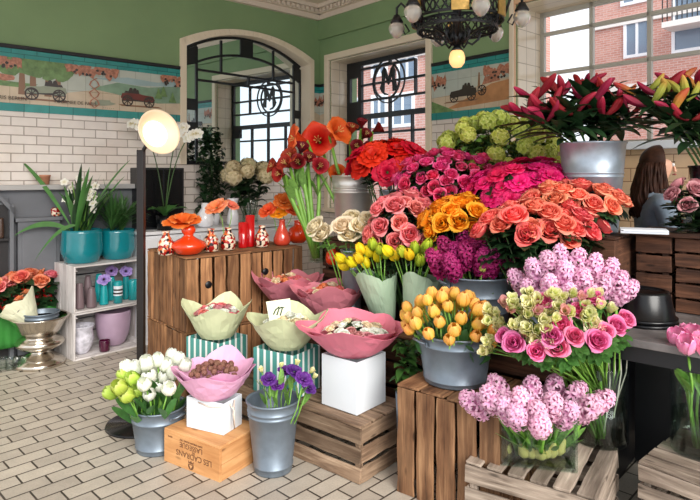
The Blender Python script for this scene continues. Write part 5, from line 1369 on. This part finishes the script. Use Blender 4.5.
rows('coral_rose', 'rose', 'salmon', 575, 200, 1.035, 46, 10, 34, .070, b, 'orange coral rose in the upper row before the lily bucket', 'upper coral roses', ph=86)
b = vessel(532, 1.22, 1.222, .07, .16, 'short zinc bucket of magenta flowers', m=galv_dark)
rows('magenta_rose', 'ruffle', 'magenta', 538, 180, 1.22, 66, 16, 84, .068, b, 'magenta bloom in the wide bunch beside the lily bucket', 'magenta blooms', N=15, ph=100)
b = vessel(452, 1.15, 1.082, .12, .28, 'zinc bucket of hot pink spray roses', m=galv)
rows('spray_rose', 'rose', 'hot', 450, 173, 1.15, 50, 17, 92, .058, b, 'hot pink spray rose behind the golden roses', 'hot pink spray roses', N=12)
b = vessel(391, 1.18, 1.082, .085, .36, 'pale ribbed zinc bucket of red ranunculus', m=galv)
rows('red_ranunculus', 'ruffle', 'red', 391, 157, 1.18, 36, 12, 17, .108, b, 'large red ranunculus behind the hot pink roses', 'red ranunculus', cat='flower', leafk='rose', N=15, lsc=.6)
DC('wooden_crate', 'dark rear crate under the green snowball flowers', -.28, .42, 1.46, 1.86, 1.08-th, m=wood_dark, n=5, ntop=4)
b = vessel(500, 1.62, 1.082, .13, .34, 'zinc bucket of green snowball flowers', m=galv)
rows('snowball', 'ball', 'snow', 499, 142, 1.62, 52, 22, 46, .096, b, 'lime green snowball flower head behind the magenta blooms', 'green snowball heads', cat='flower', leafk='bush', leafm=leaf_pale)
# amaryllis in the steel bucket
b = Dp(353, 1.21, 1.082); bucket('steel_bucket', b, .125, .166, .465, steel, 'shiny steel bucket of amaryllis behind the cream roses', ears=False, ribs=(.72, .76, .80))
AM = [(295, 139, 'orange', (-1, -.35, .15), 0.120, 0), (318, 140, 'orange', (-.1, -1, .12), 0.138, 0), (338, 131, 'orange', (.5, -.5, .3), 0.126, .1), (352, 128, 'brick', (.2, -.4, .8), .085, .5), (366, 134, 'dkred', (.5, -.6, .6), .075, .5), (379, 128, 'dkred', (.9, -.2, .5), .075, .6), (357, 146, 'dkred', (-.2, -.9, .3), .075, .4), (368, 148, 'dkred', (.3, -.9, .2), .075, .4), (362, 122, 'dkred', (.1, -.4, .9), .07, .6), (371, 158, 'orange', (.5, -.7, .2), 0.096, .3), (337, 172, 'orange', (-.2, -.8, .7), 0.084, .2)]
for px, py, c, f, s, sh in AM:
    d = Vector(f).normalized(); pos = W(px, py, b.y+random.uniform(-.08, .05))-d*s*.8
    flower('amaryllis', bloom_me('amaryllis', c, shut=sh), pos, d, b+Vector((d.x*.05, d.y*.03, .03)), s, 'orange trumpet amaryllis in the steel bucket' if c == 'orange' else 'dark red amaryllis bud in the steel bucket', 'amaryllis', 'orange amaryllis in the steel bucket' if c == 'orange' else 'dark red amaryllis in the steel bucket', stem=stem_m, sr=.013, leaf=None)
b = Dp(317, .905, .902); glass_vase('glass_vase', b, .05, .26, .16, 'square clear glass vase of brick red amaryllis stems', square=(.045, .045), rotz=DA)
for px, py, c, f, s, sh in ((273, 166, 'brick', (-.8, -.4, .3), .085, .35), (279, 174, 'brick', (-.6, -.7, .1), .08, .3), (290, 156, 'brick', (-.3, -.8, .5), .085, .25), (298, 162, 'dkred', (-.1, -.9, .2), .08, .3), (302, 147, 'dkred', (.2, -.5, .8), .08, .45), (285, 163, 'brick', (-.5, -.7, .5), .085, .3), (320, 166, 'brick', (.3, -.9, .3), .085, .25), (309, 158, 'dkred', (.2, -.7, .6), .075, .4)):
    d = Vector(f).normalized(); pos = W(px, py, b.y+random.uniform(-.05, .05))-d*s*.8
    flower('amaryllis', bloom_me('amaryllis', c, shut=sh), pos, d, b+Vector((d.x*.02, d.y*.02, .03)), s, 'brick to wine red amaryllis in the square glass vase', 'amaryllis', 'red amaryllis in the square glass vase', stem=stem_m, sr=.015, leaf=R_('tulip', leaf_pale), leafscale=.8)

# ------------------------------------------------------------------ lilies
def lily_stem(root, tip, cols, label, group, nb=3, size=.18, spread=1.0):
    root, tip = Vector(root), Vector(tip); t = thing('lily', label, 'lily', root, 0, group); v = tip-root
    mid_ = Vector((v.x*.35, v.y*.35, v.z*.62)); C_ = [mid_*2*u*(1-u)+v*u*u for u in [k/8 for k in range(9)]]
    MB().tube(C_, .006, 6).obj('stem', stem_dark, t)
    mb = MB()
    for k in range(16):
        u = .6+.4*k/16; c = mid_*2*u*(1-u)+v*u*u
        leaf_geo(mb, Matrix.Translation(c) @ Matrix.Rotation(k*2.4, 4, 'Z'), random.uniform(.18, .30), .030, random.uniform(.0, .4), .3, up=random.uniform(.0, .8), n=6)
    mb.obj('leaves', leaf_dark, t)
    out = Vector((v.x, v.y, 0)).normalized() if v.xy.length > .02 else Vector((0, -1, 0))
    for k in range(nb):
        a = k*2*PI/nb+random.uniform(-.5, .5)
        d = (v.normalized()*.6+Vector((math.cos(a), math.sin(a), random.uniform(-.1, .8)))*.75*spread).normalized()
        o = v-d*.0
        inst('bud', random.choice(bloom_me('lily', random.choice(cols), fat=random.choice([.9, 1.1]))), t, o+d*.01, align(d, random.uniform(0, 6)), (size*random.uniform(.75, 1.05),)*3)
b = D(.735, 1.23, 1.222); bucket('steel_bucket', b, .135, .180, .515, galv, 'tall galvanised bucket of crimson lily buds', ears=False, ribs=(.62, .66))
for k, (px, py, dz) in enumerate(((536, 100, -.05), (528, 118, -.12), (552, 112, -.2), (560, 98, .05), (575, 116, -.22), (545, 124, -.2), (592, 104, -.1), (604, 118, -.2), (616, 100, 0), (556, 122, .15), (630, 116, -.16), (584, 92, .15), (620, 124, .12), (600, 96, .2))):
    lily_stem(b+Vector((random.uniform(-.05, .05), random.uniform(-.05, .05), .35)), W(px, py, b.y+dz), ['lily', 'lily', 'lily', 'lilyg'] if px > 600 else ['lily'], 'crimson lily stem in the tall galvanised bucket', 'lilies in the galvanised bucket', nb=2+k % 2)
b2 = D(1.33, 1.44, CT); bucket('plastic_bucket', b2, .11, .14, .36, black_gloss, 'black bucket of yellow and red lily buds at the right edge of the counter', ears=False)
for k, (px, py, dz) in enumerate(((650, 108, -.1), (664, 98, 0), (672, 116, -.2), (684, 104, -.1), (690, 122, -.22), (700, 92, 0), (642, 96, .1), (712, 118, -.1), (676, 90, .12), (720, 100, 0))):
    lily_stem(b2+Vector((random.uniform(-.04, .04), random.uniform(-.04, .04), .2)), W(px, py, b2.y+dz), ['lilyg', 'lily', 'lily', 'lilyp'] if k % 3 else ['lilyg', 'lilyp', 'lily'], 'yellow green and red lily stem at the right edge', 'lilies at the right edge', size=.165, nb=2+k % 2)

# ------------------------------------------------------------------ front right glass and flowers
b = cM @ Vector((.225, .19, .303)); b = W(537, 460, 2.55); b.z = .303
glass_vase('glass_block_vase', b, .1, .255, .12, 'rectangular glass block vase of pink hyacinths at front right', square=(.155, .095), rotz=-.22)
for k, (px, py, dz) in enumerate(((482, 392, 0), (496, 388, -.1), (510, 396, -.12), (505, 383, .06), (523, 390, -.14), (520, 402, -.16), (537, 400, -.16), (532, 386, .03), (550, 394, -.14), (548, 384, .08), (562, 400, -.12), (566, 388, .02), (578, 396, -.05), (588, 392, 0), (540, 410, -.17))):
    pos = W(px, py+19, b.y+dz); r0 = b+Vector(((px-535)*.0022, .3*dz+.03, .02)); n = (pos-r0-Vector((0, 0, .12))).normalized()
    t = flower('hyacinth', bloom_me('hyacinth', 'hyacinth'), pos, n+Vector((0, -.15, .35)), r0, .080, 'pale pink hyacinth growing from a bulb in the glass block vase', 'hyacinth', 'pink hyacinths in the block vase', stem=stem_m, leaf=R_('strap', leaf_pale), leafscale=.62, sr=.010, bname='flower_spike')
    mb = MB(); mb.lathe([(0, -.012), (.02, 0), (.027, .025), (.018, .05), (.008, .075)], 14); 
    if k % 2 == 0: mb.obj('bulb', mat('bulb skin', rgb(216, 190, 120), .5) if 'bulb skin' not in MATS else MATS['bulb skin'], t)
b = W(600, 440, 2.74); b.z = .303
glass_vase('glass_vase', b, .122, .36, .20, 'tall clear glass cylinder of mixed pink roses and lisianthus at front right')
def mixed(px, py, dz): return W(px, py, 2.68+dz)
RR = []
for px, py, s in ((515, 344, 0.056), (505, 336, 0.040), (537, 352, 0.049), (557, 348, 0.056), (560, 327, 0.060), (552, 337, 0.054), (574, 337, 0.047), (592, 327, 0.054), (596, 342, 0.059), (614, 328, 0.056), (623, 321, 0.052), (592, 300, 0.050), (543, 303, 0.045), (604, 333, 0.045), (578, 312, 0.045)):
    dx = (px-560)/75; pos = mixed(px, py, -.22*(1-dx*dx)-.06*(py > 330)-.04); n = (pos-mixed(575, 350, 0.045)).normalized()
    pale = (px, py) == (592, 327)
    flower('pink_rose', bloom_me('rose', 'creamy' if pale else 'pinkrose'), pos, n+Vector((0, -.7, .5)), b+Vector((n.x*.08, n.y*.08, .24)), s, 'cream pink rose in the tall glass cylinder' if pale else 'pink rose in the tall glass cylinder', 'rose', None if pale else 'pink roses in the glass cylinder', leaf=R_('rose', leaf_m), leafscale=.5, stem=stem_m)
random.seed(21)
for k in range(80):
    if k < 54: px, py = random.uniform(489, 552), random.uniform(302, 346)
    elif k < 72: px, py = random.uniform(545, 600), random.uniform(296, 322)
    else: px, py = random.choice([(488, 352), (494, 356), (492, 348), (608, 312), (585, 318), (570, 296), (530, 296), (565, 312)])
    if px < 505 and py < 312: continue
    dx = (px-560)/80; pos = mixed(px, py, -.25*(1-dx*dx)+random.uniform(-.05, .05)-.02); n = (pos-mixed(575, 350, .05)).normalized()
    c = random.choice(['lisi']*5+['lisip'])
    flower('lisianthus', bloom_me('bell', c), pos, n+Vector((random.uniform(-.6, .6), -.6, random.uniform(0, .8))), b+Vector((n.x*.10, n.y*.10, .30)), random.uniform(.034, .046), 'cream green lisianthus bud among the pink roses' if c == 'lisi' else 'pinkish lisianthus bud among the pink roses', 'flower', 'cream lisianthus buds' if c == 'lisi' else 'pinkish lisianthus buds', stem=stem_m, sr=.0025)
for k, (px, py, dz) in enumerate(((518, 272, 0), (532, 262, -.08), (530, 280, -.06), (546, 256, -.1), (548, 276, -.14), (562, 264, -.14), (560, 252, .03), (566, 284, -.16), (580, 272, -.12), (577, 256, .0), (592, 260, -.02), (598, 278, -.06), (606, 264, 0), (614, 275, -.02), (622, 282, -.03), (540, 290, -.1), (586, 286, -.12))):
    pos = W(px, py+17, 2.72+dz); pos.x = 1.025+(pos.x-1.025)*.88; n = (pos-W(570, 330, 2.78)).normalized()
    flower('hyacinth', bloom_me('hyacinth', 'hyacinth'), pos, n+Vector((0, -.3, .3)), b+Vector((n.x*.05, n.y*.05, .02)), .074, 'pale pink hyacinth above the pink roses in the glass cylinder', 'hyacinth', 'pink hyacinths above the roses', stem=stem_m, sr=.007, bname='flower_spike', leaf=R_('strap', leaf_m), leafscale=.4)
for k, xx in enumerate((609, 617)):
    t = thing('forked_twig', 'pale forked twig in the tall glass cylinder, %s one' % ('left', 'right')[k], 'twig', b+Vector((.03*k, -.03, .02)))
    A = W(xx, 400, b.y-.05)-t.location; B = W(xx-3+6*k, 345, b.y-.05)-t.location; mb = MB()
    mb.tube([(0, 0, 0), tuple(A*.6), tuple(A), tuple((A+B)/2+Vector((.012, 0, 0))), tuple(B)], .0035, 6); mb.tube([tuple(A), tuple((A+B)/2+Vector((.035, 0, 0))), tuple(B+Vector((.04, 0, .01)))], .003, 6); mb.obj('twig', twig_m, t)
b = cM2 @ Vector((.30, .14, .323)); b = W(700, 440, 2.58); b.z = .3225
glass_vase('glass_vase', b, .118, .34, .17, 'clear glass cylinder of pink tulips on the right edge crate')
for px, py, dz in ((680, 338, -.04), (688, 345, -.1), (694, 336, -.05), (700, 342, -.1), (708, 338, 0), (690, 334, .06), (704, 348, -.12), (712, 345, 0), (684, 342, .04)):
    pos = W(px, py+8, b.y+dz); n = (pos-b-Vector((0, 0, .3))).normalized()
    flower('tulip', bloom_me('tulip', 'pinktulip', open_=.35), pos, n+Vector((0, -.1, .6)), b+Vector((n.x*.06, n.y*.06, .025)), .072, 'pink tulip in the glass cylinder at the right edge', 'tulip', 'pink tulips at the right edge', stem=stem_m, sr=.006, leaf=R_('tulip', leaf_pale), leafscale=.75)
# counter details: papers, glass with dusty roses
p = W(644, 228, 3.10); p.z = CT+.001
t = thing('paper_stack', 'stack of white paper sheets on the dark counter', 'paper', p, DA+.3)
for k in range(5): MB().box(-.11+random.uniform(-.008, .008), .11, -.075+random.uniform(-.008, .008), .075, .004*k, .004*k+.0036).obj('sheet', white_card, t)
b = W(688, 225, 3.12); b.z = CT+.001
glass_vase('glass_vase', b, .055, .15, .08, 'small glass vase of dusty pink roses on the dark counter')
rows('dusty_rose', 'rose', 'dusty', 690, 193, 0, 17, 9, 9, .056, b, 'dusty pink rose in the small vase on the dark counter', 'dusty pink roses')

# ------------------------------------------------------------------ woman behind the counter
def skin_body(name, joints, bones, m, parent, root=0, sub=2):
    me = bpy.data.meshes.new(name); me.from_pydata([j[0] for j in joints], bones, []); me.materials.append(m)
    o = bpy.data.objects.new(name, me); COL.objects.link(o); o.parent = parent
    sk = o.modifiers.new('skin', 'SKIN'); sk.use_smooth_shade = True
    for i, j in enumerate(joints):
        r = j[1]; me.skin_vertices[0].data[i].radius = r if isinstance(r, tuple) else (r, r)
        me.skin_vertices[0].data[i].use_root = (i == root)
    s = o.modifiers.new('sub', 'SUBSURF'); s.levels = sub; s.render_levels = sub
    return o
pz = W(656, 175, 3.88)
t = thing('person', 'person with long brown hair in a grey blue hoodie behind the counter', 'person', (pz.x, pz.y, 0)); t.rotation_euler = (0, 0, math.radians(-98))
# local: faces +y ; lean is in local axes
skin_m = mat('skin', rgb(226, 176, 150), .5); hood_m = mat('grey blue fleece', rgb(134, 150, 166), .9, var=.08, vscale=30, bump=.2, bscale=120); hair_m = mat('dark brown hair', rgb(62, 38, 28), .55, var=.45, vscale=24, spec=.2); jean_m = mat('dark jeans', rgb(40, 46, 66), .8)
HT = 1.70
J = [((0, 0, .92), (.14, .11)), ((0, 0, 1.10), (.125, .10)), ((0, -.01, 1.28), (.155, .11)), ((0, -.01, 1.39), (.12, .085)), ((0, .0, 1.465), .05), ((0, .015, 1.53), .052), ((0, .03, 1.60), (.072, .088)), ((0, .025, 1.665), (.062, .075)),
     ((-.17, -.01, 1.36), .058), ((-.22, .03, 1.10), .046), ((-.15, .24, 1.13), .036), ((-.12, .31, 1.15), .028),
     ((.17, -.01, 1.36), .058), ((.22, .03, 1.10), .046), ((.15, .24, 1.13), .036), ((.12, .31, 1.15), .028),
     ((-.09, 0, .84), .088), ((-.10, .01, .48), .06), ((-.10, -.01, .10), .042), ((-.10, .12, .045), .036),
     ((.09, 0, .84), .088), ((.10, .01, .48), .06), ((.10, -.01, .10), .042), ((.10, .12, .045), .036)]
Bn = [(0, 1), (1, 2), (2, 3), (3, 4), (4, 5), (5, 6), (6, 7), (3, 8), (8, 9), (9, 10), (10, 11), (3, 12), (12, 13), (13, 14), (14, 15), (0, 16), (16, 17), (17, 18), (18, 19), (0, 20), (20, 21), (21, 22), (22, 23)]
n0 = len(J)
for s, w_ in ((-1, 11), (1, 15)):
    hx = .12*s; hy, hz2 = .31, 1.15; J.append(((hx, hy+.05, hz2), (.036, .016))); pi_ = len(J)-1; Bn.append((w_, pi_))
    for k in range(4):
        fx = hx+(-.027+.018*k); L_ = (.062, .074, .07, .052)[k]; i0 = len(J)
        J += [((fx, hy+.085, hz2), .0095), ((fx, hy+.085+L_*.55, hz2-.008), .0088), ((fx, hy+.085+L_, hz2-.028), .0075)]; Bn += [(pi_, i0), (i0, i0+1), (i0+1, i0+2)]
    i0 = len(J); J += [((hx-s*.034, hy+.03, hz2-.004), .011), ((hx-s*.052, hy+.065, hz2-.010), .0095), ((hx-s*.054, hy+.09, hz2-.018), .008)]; Bn += [(w_, i0), (i0, i0+1), (i0+1, i0+2)]
body = skin_body('body', J, Bn, skin_m, t)
# face features shape the head: nose, ears, eyes, mouth
mb = MB(); mb.grid(lambda u, v: (0+(v-.5)*.030*(u*.8+.2), .108+.020*math.sin(PI*u*.62)*(1-abs(v-.5)*1.6), 1.625-.05*u), 8, 6); mb.ball((0, .120, 1.577), .011, 8); mb.obj('nose', skin_m, t)
for s in (-1, 1):
    MB().ball((s*.030, .094, 1.618), .013, 10).obj('eye', mat('eye white', rgb(235, 232, 228), .2) if 'eye white' not in MATS else MATS['eye white'], t)
    MB().ball((s*.031, .1025, 1.618), .0065, 8).obj('iris', dark_eye, t)
    MB().tube([(s*.015, .108, 1.636), (s*.032, .105, 1.640), (s*.048, .092, 1.634)], .003, 6).obj('eyebrow', hair_m, t)
    MB().ball((s*.076, .02, 1.60), .026, 10, sc=(.4, .7, 1)).obj('ear', skin_m, t)
MB().tube([(-.024, .110, 1.552), (-.01, .119, 1.555), (0, .120, 1.553), (.01, .119, 1.555), (.024, .110, 1.552)], [.003, .006, .006, .006, .003], 8).obj('mouth', mat('lips', rgb(176, 96, 90), .4), t)
JH = [((0, -.01, .86), (.155, .125)), ((0, 0, 1.10), (.15, .125)), ((0, -.01, 1.28), (.18, .135)), ((0, -.01, 1.385), (.145, .105)), ((0, -.005, 1.43), (.075, .07)),
      ((-.175, -.01, 1.365), .076), ((-.228, .03, 1.10), .064), ((-.155, .225, 1.128), .050), ((.175, -.01, 1.365), .076), ((.228, .03, 1.10), .064), ((.155, .225, 1.128), .050)]
skin_body('hoodie', JH, [(0, 1), (1, 2), (2, 3), (3, 4), (3, 5), (5, 6), (6, 7), (3, 8), (8, 9), (9, 10)], hood_m, t)
mb = MB()
for k in range(40):
    a = -2.2+4.4*k/39; rr = .085+.05*math.sin(PI*k/39)
mb.tube([(-.10, .05, 1.40), (-.10, -.05, 1.41), (0, -.09, 1.38), (.10, -.05, 1.41), (.10, .05, 1.40)], [.025, .035, .045, .035, .025], 10); mb.obj('hood', hood_m, t)
JL = [((0, 0, .93), (.15, .12)), ((-.09, 0, .84), .096), ((-.10, .01, .48), .07), ((-.10, -.01, .08), .055), ((.09, 0, .84), .096), ((.10, .01, .48), .07), ((.10, -.01, .08), .055)]
skin_body('jeans', JL, [(0, 1), (1, 2), (2, 3), (0, 4), (4, 5), (5, 6)], jean_m, t)
for s in (-1, 1):
    mb = MB(); mb.ball((s*.10, .05, .045), .06, 14, sc=(.8, 2.2, .75)); mb.obj('shoe', black_m, t)
def hair_pt(a, q, off=0.0):
    k = min(1, q*1.5); wv = .010*math.sin(11*q+5*a)*k+.005*math.sin(23*a)*k+off
    return ((.090*(1+.34*k-.12*q*q)+wv)*math.cos(a), (.110*(1+.52*k-.1*q*q)+wv)*math.sin(a)+.018, 1.632-.36*q)
def hair(u, v):
    a = -1.62+3.24*v-PI/2
    if u < .4:
        ph = min(1, u/.4)*PI*.5; r = math.sin(ph)
        return (.094*r*math.cos(a), .114*r*math.sin(a)+.018, 1.632+.112*math.cos(ph))
    return hair_pt(a, (u-.4)/.6)
mb = MB(); mb.grid(hair, 26, 60); mb.obj('hair', hair_m, t, solid=.016)
mb = MB()
for k in range(64):
    a = -1.60+3.2*k/63-PI/2; L_ = random.uniform(.8, 1.06); ph = random.uniform(0, 6)
    mb.tube([tuple(Vector(hair_pt(a+.05*math.sin(ph+6*q), q*L_, .006+.004*math.sin(ph+9*q)))) for q in [j/9 for j in range(10)]], [.006]+[.011]*7+[.008, .003], 5)
mb.obj('hair_strands', hair_m, t)

# ------------------------------------------------------------------ chandelier
cz = 3.9; c0 = W(457, 175, cz)
t = thing('chandelier', 'black wrought iron chandelier with brass plaques and drop glass shades', 'chandelier', (c0.x, c0.y, 2.2))
def hz(py): return H-(py-HY)/F*cz-2.2
zr1, zr2 = hz(27), hz(15); R1, R2 = .27, .31; up_ = hz(4)-hz(15)
frost = N('frosted glass shade'); _b = frost.bsdf(i_Roughness=.25); _b.inputs['Base Color'].default_value = rgb(222, 216, 206); _b.inputs['Transmission Weight'].default_value = .6; _b.inputs['Coat Weight'].default_value = .5; frost = frost.done(_b.outputs[0])
def ring(mb, R, z, hgt, w=.01): mb.lathe([(R-w, z-hgt/2), (R, z-hgt/2), (R, z+hgt/2), (R-w, z+hgt/2), (R-w, z-hgt/2)], 64, smooth=False, caps=False)
for nm, R, z, hh in (('lower_ring', R1, zr1, .045), ('upper_ring', R2, zr2, .085)):
    mb = MB(); ring(mb, R, z-hh/2, .016); ring(mb, R, z+hh/2, .016)
    for k in range(36):
        a = 2*PI*k/36; b_ = a+2*PI/36
        for a1, a2 in ((a, b_), (b_, a)): mb.tube([(R*math.cos(a1)*.985, R*math.sin(a1)*.985, z-hh/2), (R*math.cos(a2)*.985, R*math.sin(a2)*.985, z+hh/2)], .005, 5)
        if k % 2: 
            for q in range(8):
                qa, qb = 2*PI*q/8, 2*PI*(q+1)/8
                mb.tube([((R-.004)*math.cos(a+.05*math.cos(x)), (R-.004)*math.sin(a+.05*math.cos(x)), z+hh*.32*math.sin(x)) for x in (qa, qb)], .004, 4)
    mb.obj(nm, black_m, t)
for k in range(6):
    a = 2*PI*k/6-PI/2-.12; mb = MB()
    for z, hh, R in ((zr2+.005, .115, R2+.006),):
        n = 6; pts = [a-.17+.34*q/n for q in range(n+1)]
        vs = [(rr*math.cos(x), rr*math.sin(x), zz) for x in pts for rr in (R, R+.008) for zz in (z-hh/2, z+hh/2)]
        fs = [f for q in range(n) for f in ((4*q, 4*q+1, 4*q+5, 4*q+4), (4*q+2, 4*q+6, 4*q+7, 4*q+3), (4*q+1, 4*q+3, 4*q+7, 4*q+5), (4*q, 4*q+4, 4*q+6, 4*q+2))]
        mb.add(vs, fs, 0, .5, None, False)
    mb.obj('plaque', brass, t)
    # strut between rings and to the centre
    c, s = math.cos(a), math.sin(a)
    MB().tube([(R1*c, R1*s, zr1), ((R1+.02)*c, (R1+.02)*s, (zr1+zr2)/2), (R2*c, R2*s, zr2)], .008, 6).obj('strut', black_m, t)
    MB().tube([(R1*c, R1*s, zr1-.03), (.18*c, .18*s, zr1-.02), (.06*c, .06*s, hz(38))], .008, 6).obj('spoke', black_m, t)
    # inner scroll
    mb = MB(); sc_ = [(.04, hz(30)), (.06, hz(42)), (.10, hz(45)), (.14, hz(40)), (.155, hz(34)), (.14, hz(31)), (.125, hz(34)), (.135, hz(37))]
    mb.tube([(r*math.cos(a+.5), r*math.sin(a+.5), z) for r, z in sc_], .008, 6); mb.obj('scroll', black_m, t)
    # outer arm with drop shade
    a2 = a+.28; c, s = math.cos(a2), math.sin(a2); ro = .42; dz_ = -.03
    mb = MB(); mb.tube([(R2*c, R2*s, zr2-.03), (.35*c, .35*s, zr2+.08), (.39*c, .39*s, zr2+.12), (ro*c, ro*s, zr2+.09), (ro*c, ro*s, zr2+up_-.04)], .009, 8)
    mb.tube([(.36*c, .36*s, zr2-.03), (.33*c, .33*s, zr2-.08), (.36*c, .36*s, zr2-.10), (.38*c, .38*s, zr2-.06)], .006, 6)
    arm = mb.obj('arm', black_m, t)
    MB().lathe([(.0, .03), (.02, .03), (.035, .0), (.046, -.02), (.044, -.024), (0, -.01)], 24, M=Matrix.Translation((ro*c, ro*s, zr2+up_-.065))).obj('cap', black_m, arm)
    MB().lathe([(.036, -.022), (.052, -.045), (.056, -.065), (.046, -.095), (.022, -.125), (0, -.133)], 28, M=Matrix.Translation((ro*c, ro*s, zr2+up_-.065)), lobes=8, amp=.03).obj('glass_shade', frost, arm)
mb = MB(); mb.lathe([(0, hz(46)), (.03, hz(46)), (.05, hz(42)), (.07, hz(36)), (.05, hz(32)), (.03, hz(28)), (.03, hz(10)), (.05, hz(6)), (.02, hz(0))], 28)
for k in range(12):
    a = 2*PI*k/12; mb.tube([(.035*math.cos(a), .035*math.sin(a), hz(45)), (.085*math.cos(a), .085*math.sin(a), hz(38)), (.06*math.cos(a), .06*math.sin(a), hz(27))], .006, 5)
mb.obj('centre_bowl', black_m, t)
MB().tube([(0, 0, hz(0)), (0, 0, CZ-2.2-.03)], .011, 8).obj('rod', black_m, t)
MB().lathe([(.0, CZ-2.2-.05), (.05, CZ-2.2-.045), (.09, CZ-2.2-.01), (.09, CZ-2.2-.001), (0, CZ-2.2-.001)], 32).obj('ceiling_rose', black_m, t)
glow = N('glowing glass'); _e = glow.n('Emission', i_Strength=.7); _e.inputs[0].default_value = (1, .55, .22, 1); _b = glow.bsdf(i_Roughness=.2); _b.inputs['Base Color'].default_value = rgb(230, 180, 120); _a = glow.n('AddShader'); glow.l(_e.outputs[0], _a.inputs[0]); glow.l(_b.outputs[0], _a.inputs[1]); glow = glow.done(_a.outputs[0])
MB().lathe([(0, hz(68)), (.03, hz(67)), (.05, hz(63)), (.054, hz(58)), (.046, hz(53)), (.03, hz(50)), (.0, hz(50))], 28).obj('lit_globe', glow, t)
MB().lathe([(.034, hz(51)), (.04, hz(50)), (.02, hz(46)), (0, hz(46))], 20).obj('globe_cap', black_m, t)

# ------------------------------------------------------------------ light and camera
wd = bpy.data.worlds.new('sky'); SC.world = wd; wd.use_nodes = True
nt = wd.node_tree; nt.nodes.clear()
o = nt.nodes.new('ShaderNodeOutputWorld'); bgd = nt.nodes.new('ShaderNodeBackground'); nt.links.new(bgd.outputs[0], o.inputs[0])
bgd.inputs[0].default_value = (.93, .96, 1.0, 1); bgd.inputs[1].default_value = 1.0
s = bpy.data.lights.new('sun', 'SUN'); s.energy = 2.8; s.angle = math.radians(35); s.color = (1, .96, .9)
so = bpy.data.objects.new('sun', s); COL.objects.link(so); so.rotation_euler = Vector((-.45, 1, -.62)).to_track_quat('-Z', 'Y').to_euler()
cam = bpy.data.cameras.new('camera'); co = bpy.data.objects.new('camera', cam); COL.objects.link(co)
co.location = (0, 0, H); co.rotation_euler = (PI/2, 0, 0)
cam.sensor_width = 36; cam.sensor_fit = 'HORIZONTAL'; cam.lens = 36*F/700; cam.shift_y = -(250-HY)/700; cam.clip_start = .05
SC.camera = co
SC.view_settings.view_transform = 'Standard'; SC.view_settings.look = 'None'; SC.view_settings.gamma = 1; SC.view_settings.exposure = 0.58
try: SC.view_settings.use_curve_mapping = False
except Exception: pass
